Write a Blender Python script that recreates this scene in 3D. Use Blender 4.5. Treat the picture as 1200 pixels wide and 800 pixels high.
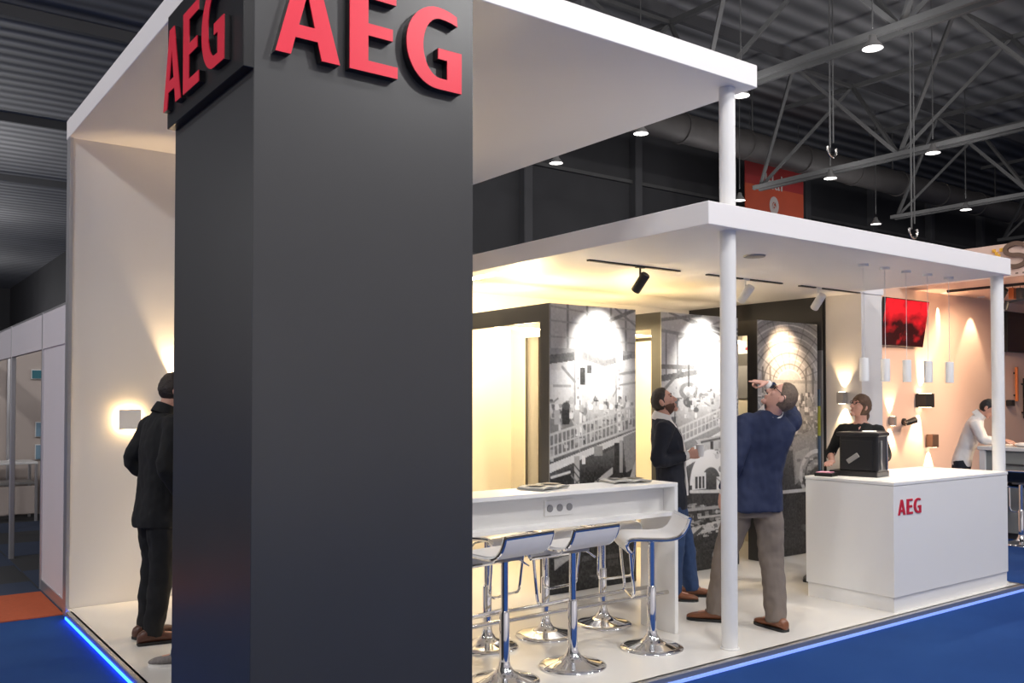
import bpy, bmesh, math, random
import numpy as np
from mathutils import Vector, Matrix, noise, Euler
for o in list(bpy.data.objects):
    bpy.data.objects.remove(o)
S = bpy.context.scene
C = S.collection
PI = math.pi
random.seed(7)
# ------------------------------------------------------------ camera, world, exposure
CAM_H = 1.69; F = 1060.0; HOR = 468.0
SX, CX = 0.805, 0.593          # stand axes seen from the camera: X runs deep to one side, Y deep to the other
cam = bpy.data.cameras.new('camera'); cam.sensor_width = 36.0; cam.lens = F / 1200 * 36
cam.shift_y = 45.8 / 1200; cam.clip_end = 200
co = bpy.data.objects.new('camera', cam); C.objects.link(co)
co.location = (0, 0, CAM_H); co.rotation_euler = (PI / 2 + math.radians(1.2), 0, -math.atan2(CX, SX))
S.camera = co
S.view_settings.view_transform = 'Standard'; S.view_settings.look = 'None'
S.view_settings.exposure = 0.60; S.view_settings.gamma = 1.0; S.view_settings.use_curve_mapping = False
S.cycles.use_denoising = True
S.cycles.max_bounces = 8
W = bpy.data.worlds.new('hall_ambient'); S.world = W; W.use_nodes = True
W.node_tree.nodes['Background'].inputs[0].default_value = (0.96, 0.90, 0.95, 1)
W.node_tree.nodes['Background'].inputs[1].default_value = 0.33

def gp(u, v, z=0.06):
    """photo pixel + height -> plan position"""
    d = F * (CAM_H - z) / (v - HOR); l = (u - 600) / F * d
    return l * SX + d * CX, -l * CX + d * SX
def onY(u, Y):
    t = (u - 600) / F; return Y * (CX + t * SX) / (SX - t * CX)
def onX(u, X):
    t = (u - 600) / F; return X * (SX - t * CX) / (CX + t * SX)

def light(name, kind, loc, energy, color=(1, 1, 1), parent=None, target=None, **kw):
    l = bpy.data.lights.new(name, kind); l.energy = energy; l.color = color
    for k, v in kw.items(): setattr(l, k, v)
    o = bpy.data.objects.new(name, l); C.objects.link(o)
    loc = Vector(loc)
    o.location = loc - (OFF[parent.name] if parent else Vector())
    if target is not None:
        o.rotation_euler = (Vector(target) - loc).to_track_quat('-Z', 'Y').to_euler()
    if parent: o.parent = parent
    return o
OFF = {}
# ------------------------------------------------------------ materials
M = {}
def mat(name, col, rough=0.5, metal=0.0, emit=None, estr=0.0, noise_amt=0.0, nscale=8.0, bump=0.0, bscale=60.0, coat=0.0, spec=0.5, ior=None, alpha=None, trans=0.0):
    m = bpy.data.materials.new(name); m.use_nodes = True
    nt = m.node_tree; b = nt.nodes['Principled BSDF']
    b.inputs['Base Color'].default_value = (*col, 1); b.inputs['Roughness'].default_value = rough
    b.inputs['Metallic'].default_value = metal; b.inputs['Specular IOR Level'].default_value = spec
    b.inputs['Coat Weight'].default_value = coat
    if trans: b.inputs['Transmission Weight'].default_value = trans
    if emit: b.inputs['Emission Color'].default_value = (*emit, 1); b.inputs['Emission Strength'].default_value = estr
    if noise_amt or bump:
        tc = nt.nodes.new('ShaderNodeTexCoord')
    if noise_amt:
        n = nt.nodes.new('ShaderNodeTexNoise'); n.inputs['Scale'].default_value = nscale; n.inputs['Detail'].default_value = 5
        nt.links.new(tc.outputs['Object'], n.inputs['Vector'])
        r = nt.nodes.new('ShaderNodeMix'); r.data_type = 'RGBA'
        r.inputs['A'].default_value = tuple(max(0, c * (1 - noise_amt)) for c in col) + (1,)
        r.inputs['B'].default_value = tuple(min(1, c * (1 + noise_amt)) for c in col) + (1,)
        nt.links.new(n.outputs['Fac'], r.inputs['Factor']); nt.links.new(r.outputs['Result'], b.inputs['Base Color'])
    if bump:
        n2 = nt.nodes.new('ShaderNodeTexNoise'); n2.inputs['Scale'].default_value = bscale; n2.inputs['Detail'].default_value = 4
        nt.links.new(tc.outputs['Object'], n2.inputs['Vector'])
        bm_ = nt.nodes.new('ShaderNodeBump'); bm_.inputs['Strength'].default_value = bump; bm_.inputs['Distance'].default_value = 0.01
        nt.links.new(n2.outputs['Fac'], bm_.inputs['Height']); nt.links.new(bm_.outputs['Normal'], b.inputs['Normal'])
    M[name] = m
    return m
mat('white_paint', (0.80, 0.77, 0.76), 0.5, noise_amt=0.015, nscale=2)
mat('white_laminate', (0.80, 0.79, 0.77), 0.32, noise_amt=0.015, nscale=3)
mat('deck_white', (0.80, 0.77, 0.72), 0.24, noise_amt=0.02, nscale=2)
mat('cream_wall', (0.78, 0.74, 0.70), 0.6, noise_amt=0.02, nscale=1.5)
mat('peach_wall', (0.74, 0.53, 0.43), 0.6, noise_amt=0.02, nscale=1.5)
mat('niche_cream', (0.80, 0.74, 0.62), 0.6, noise_amt=0.01, nscale=2)
mat('black_panel', (0.034, 0.034, 0.035), 0.34, noise_amt=0.12, nscale=1.5, spec=0.65)
mat('board_black', (0.010, 0.010, 0.011), 0.3)
mat('red_letter', (0.80, 0.014, 0.045), 0.35)
mat('red_print', (0.55, 0.01, 0.035), 0.4)
mat('dark_frame', (0.060, 0.057, 0.054), 0.55, noise_amt=0.06, nscale=4)
mat('dark_bay', (0.035, 0.034, 0.034), 0.7, noise_amt=0.1, nscale=3)
mat('aluminium', (0.62, 0.61, 0.62), 0.35, 0.9, noise_amt=0.04, nscale=12)
mat('shell_panel', (0.72, 0.68, 0.71), 0.5, noise_amt=0.02, nscale=2)
mat('chrome', (0.86, 0.86, 0.87), 0.07, 1.0)
mat('rail_steel', (0.62, 0.59, 0.55), 0.25, 1.0)
mat('seat_white', (0.82, 0.80, 0.78), 0.35, noise_amt=0.02, nscale=10)
mat('black_plastic', (0.012, 0.012, 0.013), 0.28, bump=0.05, bscale=200)
mat('black_metal', (0.018, 0.018, 0.018), 0.4)
mat('white_metal', (0.80, 0.79, 0.77), 0.35)
mat('grey_metal', (0.35, 0.34, 0.33), 0.4, 0.6)
mat('led_blue', (0.05, 0.1, 0.8), 0.4, emit=(0.012, 0.075, 1.0), estr=9.0)
mat('led_pale', (0.3, 0.4, 0.8), 0.4, emit=(0.16, 0.30, 1.0), estr=0.55)
mat('led_warm', (1, 0.9, 0.7), 0.4, emit=(1.0, 0.86, 0.62), estr=18.0)
mat('lamp_glow', (1, 0.9, 0.7), 0.4, emit=(1.0, 0.83, 0.58), estr=9.0)
mat('bay_lamp', (1, 1, 1), 0.4, emit=(0.95, 1.0, 1.0), estr=0.7)
mat('truss_steel', (0.085, 0.085, 0.085), 0.6, 0.3, noise_amt=0.15, nscale=3)
mat('hall_wall', (0.034, 0.034, 0.037), 0.8, noise_amt=0.3, nscale=0.6)
mat('hall_pier', (0.060, 0.060, 0.064), 0.8, noise_amt=0.15, nscale=1)
mat('duct_grey', (0.085, 0.078, 0.075), 0.6, 0.3, noise_amt=0.3, nscale=1.2)
mat('banner_red', (0.40, 0.055, 0.018), 0.7, noise_amt=0.25, nscale=1.0)
mat('banner_dark', (0.26, 0.015, 0.015), 0.7, noise_amt=0.25, nscale=1.0)
mat('banner_white', (0.42, 0.36, 0.34), 0.7)
mat('grey_poster', (0.20, 0.20, 0.21), 0.6)
mat('teal_print', (0.02, 0.14, 0.18), 0.6)
mat('sky_print', (0.20, 0.32, 0.42), 0.6)
mat('yellow_print', (0.40, 0.42, 0.06), 0.6)
mat('blue_print', (0.07, 0.12, 0.20), 0.6)
mat('orange_carpet', (0.52, 0.105, 0.035), 0.95, noise_amt=0.12, nscale=30, bump=0.4, bscale=300)
mat('paper', (0.50, 0.49, 0.46), 0.6, noise_amt=0.3, nscale=25)
mat('paper_print', (0.16, 0.15, 0.14), 0.6, noise_amt=0.5, nscale=30)
mat('grey_case', (0.27, 0.29, 0.28), 0.5, noise_amt=0.05)
mat('orange_glass', (0.70, 0.20, 0.06), 0.3)
mat('bronze', (0.16, 0.095, 0.065), 0.45, 0.3)
mat('yellow_dot', (0.85, 0.45, 0.05), 0.5)
mat('screen_black', (0.008, 0.008, 0.009), 0.18)
mat('rubber_dark', (0.02, 0.02, 0.02), 0.8)
mat('skin', (0.56, 0.30, 0.22), 0.5, noise_amt=0.08, nscale=30)
mat('skin_pink', (0.62, 0.34, 0.26), 0.5, noise_amt=0.08, nscale=30)
mat('hair_dark', (0.028, 0.018, 0.013), 0.6, noise_amt=0.5, nscale=70, bump=0.6, bscale=120)
mat('hair_black', (0.010, 0.009, 0.009), 0.55, noise_amt=0.4, nscale=70, bump=0.6, bscale=120)
mat('hair_brown', (0.115, 0.062, 0.034), 0.55, noise_amt=0.4, nscale=60, bump=0.6, bscale=120)
mat('hair_greyish', (0.14, 0.095, 0.065), 0.6, noise_amt=0.4, nscale=60, bump=0.6, bscale=120)
mat('beard_brown', (0.13, 0.060, 0.036), 0.7, noise_amt=0.4, nscale=90, bump=0.6, bscale=150)
mat('cloth_navy', (0.013, 0.021, 0.060), 0.85, noise_amt=0.15, nscale=14, bump=0.15, bscale=160)
mat('cloth_ink', (0.012, 0.014, 0.024), 0.85, noise_amt=0.15, nscale=14, bump=0.15, bscale=160)
mat('cloth_black', (0.0085, 0.0085, 0.009), 0.9, noise_amt=0.15, nscale=14, bump=0.15, bscale=160)
mat('cloth_white', (0.78, 0.75, 0.72), 0.8, noise_amt=0.03, nscale=14)
mat('chino_taupe', (0.185, 0.150, 0.125), 0.9, noise_amt=0.10, nscale=18, bump=0.15, bscale=160)
mat('denim_blue', (0.025, 0.055, 0.14), 0.9, noise_amt=0.25, nscale=25, bump=0.15, bscale=160)
mat('leather_tan', (0.20, 0.070, 0.030), 0.35, noise_amt=0.15, nscale=20)
mat('leather_brown', (0.095, 0.034, 0.020), 0.4, noise_amt=0.15, nscale=20)
mat('leather_black', (0.012, 0.012, 0.012), 0.4)
mat('sneaker_grey', (0.22, 0.20, 0.19), 0.8, noise_amt=0.4, nscale=50)
mat('glasses_dark', (0.02, 0.015, 0.015), 0.3)
mat('eye_dark', (0.03, 0.02, 0.018), 0.2)
mat('lip', (0.42, 0.16, 0.13), 0.5)
mat('cup_white', (0.80, 0.78, 0.75), 0.4)
mat('red_plastic', (0.55, 0.03, 0.03), 0.4)
mat('beige_panel', (0.46, 0.39, 0.35), 0.6, noise_amt=0.03, nscale=2)
mat('halo_led', (1, .9, .7), 0.4, emit=(1.0, .70, .34), estr=22.0)
mat('pink_paper', (0.70, 0.30, 0.42), 0.6)

# hall carpet: blue cut pile with faint mottling
m = mat('blue_carpet', (0.02, 0.06, 0.2), 0.95, bump=0.5, bscale=350)
nt = m.node_tree; b = nt.nodes['Principled BSDF']; b.inputs['Specular IOR Level'].default_value = 0.15
tc = nt.nodes.new('ShaderNodeTexCoord'); n1 = nt.nodes.new('ShaderNodeTexNoise'); n1.inputs['Scale'].default_value = 0.9; n1.inputs['Detail'].default_value = 6
nt.links.new(tc.outputs['Object'], n1.inputs['Vector'])
cr = nt.nodes.new('ShaderNodeValToRGB'); cr.color_ramp.elements[0].position = 0.3; cr.color_ramp.elements[0].color = (0.013, 0.052, 0.205, 1)
cr.color_ramp.elements[1].position = 0.75; cr.color_ramp.elements[1].color = (0.021, 0.078, 0.265, 1)
nt.links.new(n1.outputs['Fac'], cr.inputs['Fac']); nt.links.new(cr.outputs['Color'], b.inputs['Base Color'])
# neighbour stand carpet tiles
m = mat('tile_carpet', (0.05, 0.06, 0.08), 0.95)
nt = m.node_tree; b = nt.nodes['Principled BSDF']
tc = nt.nodes.new('ShaderNodeTexCoord'); ck = nt.nodes.new('ShaderNodeTexChecker'); ck.inputs['Scale'].default_value = 1.0
ck.inputs['Color1'].default_value = (0.030, 0.045, 0.085, 1); ck.inputs['Color2'].default_value = (0.035, 0.036, 0.040, 1)
nt.links.new(tc.outputs['Object'], ck.inputs['Vector']); nt.links.new(ck.outputs['Color'], b.inputs['Base Color'])
# corrugated hall roof deck: ribs too fine to tell apart
m = mat('roof_deck', (0.06, 0.06, 0.063), 0.75)
nt = m.node_tree; b = nt.nodes['Principled BSDF']
tc = nt.nodes.new('ShaderNodeTexCoord'); wv = nt.nodes.new('ShaderNodeTexWave'); wv.bands_direction = 'Y'; wv.inputs['Scale'].default_value = 0.55
wv.inputs['Distortion'].default_value = 0.6; wv.inputs['Detail'].default_value = 1
nt.links.new(tc.outputs['Object'], wv.inputs['Vector'])
nz = nt.nodes.new('ShaderNodeTexNoise'); nz.inputs['Scale'].default_value = 0.25; nt.links.new(tc.outputs['Object'], nz.inputs['Vector'])
ml = nt.nodes.new('ShaderNodeMath'); ml.operation = 'MULTIPLY'; nt.links.new(wv.outputs['Fac'], ml.inputs[0]); nt.links.new(nz.outputs['Fac'], ml.inputs[1])
cr = nt.nodes.new('ShaderNodeValToRGB'); cr.color_ramp.elements[0].color = (0.085, 0.086, 0.09, 1); cr.color_ramp.elements[1].color = (0.34, 0.34, 0.345, 1)
nt.links.new(ml.outputs[0], cr.inputs['Fac']); nt.links.new(cr.outputs['Color'], b.inputs['Base Color'])
bp = nt.nodes.new('ShaderNodeBump'); bp.inputs['Strength'].default_value = 0.6; bp.inputs['Distance'].default_value = 0.08
nt.links.new(wv.outputs['Fac'], bp.inputs['Height']); nt.links.new(bp.outputs['Normal'], b.inputs['Normal'])
# red show-reel screen: glowing video still
m = mat('screen_red', (0.02, 0, 0), 0.15)
nt = m.node_tree; b = nt.nodes['Principled BSDF']
tc = nt.nodes.new('ShaderNodeTexCoord'); mp = nt.nodes.new('ShaderNodeMapping'); mp.inputs['Scale'].default_value = (2.2, 1, 3.2)
nt.links.new(tc.outputs['Object'], mp.inputs['Vector'])
nz = nt.nodes.new('ShaderNodeTexNoise'); nz.inputs['Scale'].default_value = 1.6; nz.inputs['Detail'].default_value = 3; nt.links.new(mp.outputs['Vector'], nz.inputs['Vector'])
sp = nt.nodes.new('ShaderNodeSeparateXYZ'); nt.links.new(tc.outputs['Object'], sp.inputs[0])
mr = nt.nodes.new('ShaderNodeMapRange'); mr.inputs['From Min'].default_value = 0.02; mr.inputs['From Max'].default_value = 0.62; mr.inputs['To Min'].default_value = -0.25; mr.inputs['To Max'].default_value = 0.28
nt.links.new(sp.outputs['Z'], mr.inputs['Value'])
ad = nt.nodes.new('ShaderNodeMath'); ad.operation = 'ADD'; nt.links.new(nz.outputs['Fac'], ad.inputs[0]); nt.links.new(mr.outputs['Result'], ad.inputs[1])
cr = nt.nodes.new('ShaderNodeValToRGB'); cr.color_ramp.elements[0].position = 0.40; cr.color_ramp.elements[0].color = (0.012, 0.003, 0.003, 1)
cr.color_ramp.elements[1].position = 0.75; cr.color_ramp.elements[1].color = (0.75, 0.012, 0.02, 1)
nt.links.new(ad.outputs[0], cr.inputs['Fac']); nt.links.new(cr.outputs['Color'], b.inputs['Emission Color']); b.inputs['Emission Strength'].default_value = 0.9
# printed photo murals: colour stored on the mesh
m = mat('mural_print', (0.5, 0.5, 0.5), 0.45)
nt = m.node_tree; at = nt.nodes.new('ShaderNodeAttribute'); at.attribute_name = 'print'
nt.links.new(at.outputs['Color'], nt.nodes['Principled BSDF'].inputs['Base Color'])
# brushed satin black for the tower (faint uneven sheen)

# ------------------------------------------------------------ mesh builder
class MB:
    def __init__(s): s.v = []; s.f = []
    def add(s, vs, fs):
        k = len(s.v); s.v += [Vector(p) for p in vs]; s.f += [tuple(i + k for i in f) for f in fs]; return s
    def box(s, x0, x1, y0, y1, z0, z1):
        return s.add([(x, y, z) for z in (z0, z1) for x, y in ((x0, y0), (x1, y0), (x1, y1), (x0, y1))],
                     [(3, 2, 1, 0), (4, 5, 6, 7), (0, 1, 5, 4), (1, 2, 6, 5), (2, 3, 7, 6), (3, 0, 4, 7)])
    def bbox(s, x0, x1, y0, y1, z0, z1, r=0.005, seg=2):
        bm = bmesh.new(); bmesh.ops.create_cube(bm, size=1)
        for v in bm.verts: v.co = Vector((x0 + (v.co.x + .5) * (x1 - x0), y0 + (v.co.y + .5) * (y1 - y0), z0 + (v.co.z + .5) * (z1 - z0)))
        bmesh.ops.bevel(bm, geom=list(bm.edges), offset=r, segments=seg, affect='EDGES', profile=0.5)
        bm.verts.index_update(); s.add([v.co.copy() for v in bm.verts], [[v.index for v in f.verts] for f in bm.faces]); bm.free(); return s
    def beam(s, a, b, w, h=None, up=(0, 0, 1)):
        h = h or w; a = Vector(a); b = Vector(b); d = (b - a).normalized(); u = Vector(up)
        if abs(d.dot(u)) > 0.98: u = Vector((1, 0, 0))
        x = d.cross(u).normalized(); y = x.cross(d).normalized()
        vs = [p + x * (i * w / 2) + y * (j * h / 2) for p in (a, b) for i, j in ((-1, -1), (1, -1), (1, 1), (-1, 1))]
        return s.add(vs, [(3, 2, 1, 0), (4, 5, 6, 7), (0, 1, 5, 4), (1, 2, 6, 5), (2, 3, 7, 6), (3, 0, 4, 7)])
    def rings(s, rs, cap=True):
        n = len(rs[0]); vs = [p for r in rs for p in r]; fs = []
        for i in range(len(rs) - 1):
            for j in range(n):
                a, b = i * n + j, i * n + (j + 1) % n
                fs.append((a, b, b + n, a + n))
        if cap: fs += [tuple(range(n - 1, -1, -1)), tuple((len(rs) - 1) * n + j for j in range(n))]
        return s.add(vs, fs)
    def tube(s, pts, r, n=12, ref=None, closed=False):
        pts = [Vector(p) for p in pts]; N = len(pts)
        rad = r if isinstance(r, (list, tuple)) else [r] * N
        rs = []; ux = None
        for i, p in enumerate(pts):
            if closed: t = (pts[(i + 1) % N] - pts[i - 1]).normalized()
            else: t = ((pts[min(i + 1, N - 1)] - p).normalized() * 1.0 + (p - pts[max(i - 1, 0)]).normalized() * 1.0).normalized()
            if ux is None:
                u = Vector(ref) if ref else Vector((0, 0, 1))
                if abs(t.dot(u)) > 0.97: u = Vector((0, 1, 0)) if abs(t.y) < 0.9 else Vector((1, 0, 0))
            else: u = ux
            ux = (u - t * u.dot(t)).normalized(); uy = t.cross(ux)
            ru, rv = rad[i] if isinstance(rad[i], (list, tuple)) else (rad[i], rad[i])
            rs.append([p + ux * ru * math.cos(2 * PI * k / n) + uy * rv * math.sin(2 * PI * k / n) for k in range(n)])
        if closed: rs.append(rs[0]); return s.rings(rs, cap=False)
        return s.rings(rs)
    def cyl(s, a, b, r, n=20, r2=None): return s.tube([a, b], [r, r if r2 is None else r2], n)
    def lathe(s, prof, c=(0, 0, 0), n=28):
        c = Vector(c)
        return s.rings([[c + Vector((max(r, 1e-4) * math.cos(2 * PI * k / n), max(r, 1e-4) * math.sin(2 * PI * k / n), z)) for k in range(n)] for r, z in prof])
    def prism(s, poly, o, ax, ay, depth):
        """polygon in the plane (o, ax, ay), pushed along depth"""
        o = Vector(o); ax = Vector(ax); ay = Vector(ay); dv = Vector(depth); n = len(poly)
        a = [o + ax * x + ay * y for x, y in poly]
        return s.add(a + [p + dv for p in a], [tuple(range(n)), tuple(range(2 * n - 1, n - 1, -1))] + [(i, i + n, (i + 1) % n + n, (i + 1) % n) for i in range(n)])
    def ball(s, c, r, n=14, R=None):
        c = Vector(c); r = r if isinstance(r, (list, tuple)) else (r, r, r); m = n // 2 + 2; rs = []
        for i in range(m):
            th = PI * (0.02 + 0.96 * i / (m - 1))
            ring = []
            for k in range(n):
                p = Vector((r[0] * math.sin(th) * math.cos(2 * PI * k / n), r[1] * math.sin(th) * math.sin(2 * PI * k / n), -r[2] * math.cos(th)))
                ring.append(c + (R @ p if R else p))
            rs.append(ring)
        return s.rings(rs)
    def mesh(s, name, off):
        me = bpy.data.meshes.new(name); me.from_pydata([tuple(p - off) for p in s.v], [], s.f)
        bm = bmesh.new(); bm.from_mesh(me); bmesh.ops.recalc_face_normals(bm, faces=bm.faces); bm.to_mesh(me); bm.free()
        return me
    def build(s, name, m, parent=None, smooth=False, base=None, angle=40):
        if parent is not None: off = OFF[parent.name]
        elif base is not None: off = Vector(base)
        else:
            lo = Vector([min(p[i] for p in s.v) for i in range(3)]); hi = Vector([max(p[i] for p in s.v) for i in range(3)])
            off = Vector(((lo.x + hi.x) / 2, (lo.y + hi.y) / 2, lo.z))
        me = s.mesh(name, off); me.materials.append(M[m])
        if smooth:
            me.polygons.foreach_set('use_smooth', [True] * len(me.polygons)); me.set_sharp_from_angle(angle=math.radians(angle))
        o = bpy.data.objects.new(name, me); C.objects.link(o)
        OFF[o.name] = off.copy()
        if parent is not None: o.parent = parent
        else: o.location = off
        return o
def tag(o, label=None, cat=None, group=None, kind=None):
    if label: o['label'] = label
    if cat: o['category'] = cat
    if group: o['group'] = group
    if kind: o['kind'] = kind
    return o
def thing(name, label, cat, loc, group=None, kind=None):
    o = bpy.data.objects.new(name, None); o.empty_display_size = 0.1; C.objects.link(o)
    o.location = loc; OFF[o.name] = Vector(loc)
    return tag(o, label, cat, group, kind)
def local(name, label, cat, loc, rz, group=None):
    """thing whose parts are given in its own axes"""
    o = thing(name, label, cat, loc, group); OFF[o.name] = Vector(); o.rotation_euler = (0, 0, rz); return o
def copy_tree(o, parent=None):
    c = o.copy(); C.objects.link(c); c.parent = parent; OFF[c.name] = OFF.get(o.name, Vector())
    for ch in list(o.children): copy_tree(ch, c)
    return c
def struct(mb, name, m, label, base=None, parent=None):
    o = mb.build(name, m, parent, base=base)
    return tag(o, label, None, None, 'structure')
# ============================================================ HALL
P = 0.06                                   # platform height
o = struct(MB().box(-30, 62, -10, 75, -0.1, 0), 'floor', 'blue_carpet', 'blue cut pile carpet covering the hall floor'); o['category'] = 'floor'
o = struct(MB().box(-30, 62, -9, 75, 9.8, 10.0), 'ceiling', 'roof_deck', 'dark ribbed metal roof deck high over the hall', base=(0, 0, 9.8)); o['category'] = 'ceiling'
o = struct(MB().box(9.6, 62, 18, 18.3, 0, 9.9), 'wall_back', 'hall_wall', 'dark far wall of the exhibition hall behind the stand'); o['category'] = 'wall'
for i, x in enumerate((9.8, 13.6, 17.4, 21.2, 25.0, 28.8, 32.6, 36.4)):
    MB().bbox(x - .13, x + .13, 17.75, 18.02, 0, 9.8, .02, 1).build('wall_pier', 'hall_pier', o)
for z in (5.1, 7.6): MB().box(9.6, 62, 17.88, 18.02, z, z + 0.09).build('wall_rail', 'truss_steel', o)
o = struct(MB().box(62, 62.3, -10, 18.3, 0, 9.9), 'wall_end', 'hall_wall', 'dark end wall far down the exhibition hall'); o['category'] = 'wall'
# purlins crossing the roof
o = struct(MB().box(9.6, 9.8, 18.3, 75, 0, 9.9), 'wall_flank', 'hall_wall', 'dark side wall running down the length of the hall'); o['category'] = 'wall'
o = struct(MB().box(-30, 9.6, 75, 75.3, 0, 9.9), 'wall_far', 'hall_wall', 'very distant dark wall down the length of the hall'); o['category'] = 'wall'
for i, y in enumerate((13.0, 21, 29, 37)):
    tag(MB().beam((-30, y, 9.68), (62 if y < 18 else 9.6, y, 9.68), 0.12, 0.24).build('roof_purlin', 'hall_pier'),
        ['first', 'second', 'third', 'fourth'][i] + ' dark purlin under the ribbed roof deck, counted from the stand', 'purlin', 'roof purlins')
# triangular roof trusses running in depth, parts: chords and diagonals
NY = [3.33 + 3.72 * i for i in range(4)]
def truss(X, label, zb=7.0, zt=9.25, half=1.15, w=0.10):
    t = thing('roof_truss', label, 'truss', (X, 12, zb), 'steel trusses under the hall roof')
    for dx in (-.12, .12): MB().beam((X + dx, 0, zb), (X + dx, 14.6, zb), w * .8, w).build('bottom_chord', 'truss_steel', t)
    for sx in (-1, 1): MB().beam((X + sx * half, 0, zt), (X + sx * half, 14.6, zt), w, w).build('top_chord', 'truss_steel', t)
    for y in NY:
        for sx in (-1, 1):
            for dy in (-1.86, 1.86):
                if 0 < y + dy < 14.6: MB().beam((X, y, zb), (X + sx * half, y + dy, zt), .07).build('diagonal', 'truss_steel', t)
    for y in NY[:-1]:
        MB().beam((X - half, y + 1.86, zt), (X + half, y + 1.86, zt), .08).build('cross_tie', 'truss_steel', t)
    return t
truss(12.1, 'grey steel roof truss above the stand, the first past the raised white canopy')
truss(18.4, 'grey steel roof truss that crosses over the orange banner')
truss(24.6, 'grey steel roof truss beyond the orange banner, over the neighbouring stand')
truss(31.0, 'small distant grey steel roof truss deep in the dark hall')
# air duct
d = thing('air_duct', 'fat grey round air duct under the hall roof behind the trusses', 'duct', (20, 14.9, 8.2))
MB().cyl((10, 15.2, 8.3), (40, 15.2, 8.3), 0.36, 24).build('duct_pipe', 'duct_grey', d, True)
for x in np.arange(11.5, 40, 2.4): MB().cyl((x - .04, 15.2, 8.3), (x + .04, 15.2, 8.3), 0.39, 24).build('joint_ring', 'duct_grey', d, True)
for x in (13, 19, 25.6, 32): MB().cyl((x, 15.2, 8.6), (x, 15.2, 9.8), .02, 6).build('hanger_rod', 'truss_steel', d)
# banner
Yb = 16.3
bx0, bx1 = onY(875, Yb), onY(943, Yb)
db = bx0 * CX + Yb * SX
bz1 = CAM_H + (HOR - 186) / F * db; bz0 = bz1 - 2.7
bn = thing('hall_banner', 'hanging orange banner with white lettering and number 6', 'banner', ((bx0 + bx1) / 2, Yb, bz0))
MB().box(bx0, bx1, Yb, Yb + .03, bz0, bz1 - .62).build('banner_cloth', 'banner_red', bn)
MB().box(bx0, bx1, Yb, Yb + .03, bz1 - .62, bz1).build('banner_head', 'banner_dark', bn)
MB().cyl((bx0 - .1, Yb + .015, bz1 + .02), (bx1 + .1, Yb + .015, bz1 + .02), .03, 10).build('top_bar', 'truss_steel', bn)
for x in (bx0 + .2, bx1 - .2): MB().cyl((x, Yb + .015, bz1), (x, Yb + .015, 9.8), .01, 5).build('hanger_wire', 'truss_steel', bn)
q = [(0, 0)] + [(-.62 * math.cos(a), .62 * math.sin(a)) for a in np.linspace(0, PI / 2, 12)]
MB().prism(q, (bx1, Yb - .012, bz1 - 1.98), (1, 0, 0), (0, 0, 1), (0, .012, 0)).build('corner_disc', 'banner_white', bn)
MB().rings([[Vector((bx0 + 1.24 + r * math.cos(a), Yb - .01, bz1 - 1.12 + 1.25 * r * math.sin(a))) for a in np.linspace(0, 2 * PI, 24, endpoint=False)] for r in (.085, .21)], cap=False).build('number_ring', 'banner_white', bn)
def text_mesh(txt, size, ext, name, m, parent, Mx):
    cu = bpy.data.curves.new('lettering', 'FONT'); cu.body = txt; cu.size = size; cu.extrude = ext
    to = bpy.data.objects.new('lettering', cu); C.objects.link(to)
    me = bpy.data.meshes.new_from_object(to.evaluated_get(bpy.context.evaluated_depsgraph_get()))
    bpy.data.objects.remove(to); me.transform(Matrix.Translation(-OFF[parent.name]) @ Mx); me.materials.clear(); me.materials.append(M[m])
    o = bpy.data.objects.new(name, me); C.objects.link(o); o.parent = parent; OFF[o.name] = OFF[parent.name]
    return o
text_mesh('Hal', .62, .005, 'lettering', 'banner_white', bn, Matrix.Translation((bx0 + .80, Yb - .012, bz1 - .66)) @ Matrix.Rotation(PI / 2, 4, 'X'))
text_mesh('6', .30, .005, 'number', 'banner_white', bn, Matrix.Translation((bx0 + 1.15, Yb - .014, bz1 - 1.23)) @ Matrix.Rotation(PI / 2, 4, 'X'))
# high bay lamps: those in view, then added offscreen ones
def bay_lamp(x, y, z, label, e=0, suffix=''):
    t = thing('high_bay_lamp', label, 'lamp', (x, y, z), 'high bay lamps under the hall roof')
    MB().lathe([(.03, .20), (.05, .18), (.06, .12), (.13, .03), (.14, 0), (.12, .01)], (x, y, z), 20).build('reflector', 'grey_metal', t, True)
    MB().lathe([(.001, .012), (.11, .012), (.11, .02), (.001, .02)], (x, y, z), 20).build('lamp_glass', 'bay_lamp', t)
    MB().cyl((x, y, z + .29), (x, y, 9.8), .012, 6).build('drop_rod', 'truss_steel', t)
    if e: light('bay_light' + suffix, 'POINT', (x, y, z - .08), e, (1.0, .98, .97), t, shadow_soft_size=.3)
for (u, v, lab) in ((1026, 54, 'under the first truss past the raised canopy'), (870, 110, 'beside the corner of the raised canopy above the post'), (1096, 178, 'beside the long hoist chain'), (975, 208, 'below the looped steel cable'),
        (1134, 245, 'above the fascia with the bronze letter'), (752, 155, 'just under the edge of the raised canopy'), (652, 190, 'at the canopy edge, nearer the black tower'), (1028, 262, 'low over the lower canopy past the orange banner'), (868, 234, 'between the white post and the orange banner')):
    zz = 6.6; dd = F * (zz - CAM_H) / (HOR - v); l = (u - 600) / F * dd
    bay_lamp(l * SX + dd * CX, -l * CX + dd * SX, zz, 'round high bay lamp hanging ' + lab, 40)
for (x, y) in ((-4, 1.5), (2.5, 0.5), (8.5, 0.2), (-4, 7), (15, 1), (-12, 14), (-12, 22), (2, 32), (3, 45), (4, 60), (1.5, -3), (7, -3)):  # unseen lamps, added to light the roof deck, carpet and tower
    bay_lamp(x, y, 7.6 if y < 10 else 6.4, 'unseen round high bay lamp added to light the hall', 420 if y < 0 else 400 if y < 10 else 380 if y < 30 else 550, '_offscreen')
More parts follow.
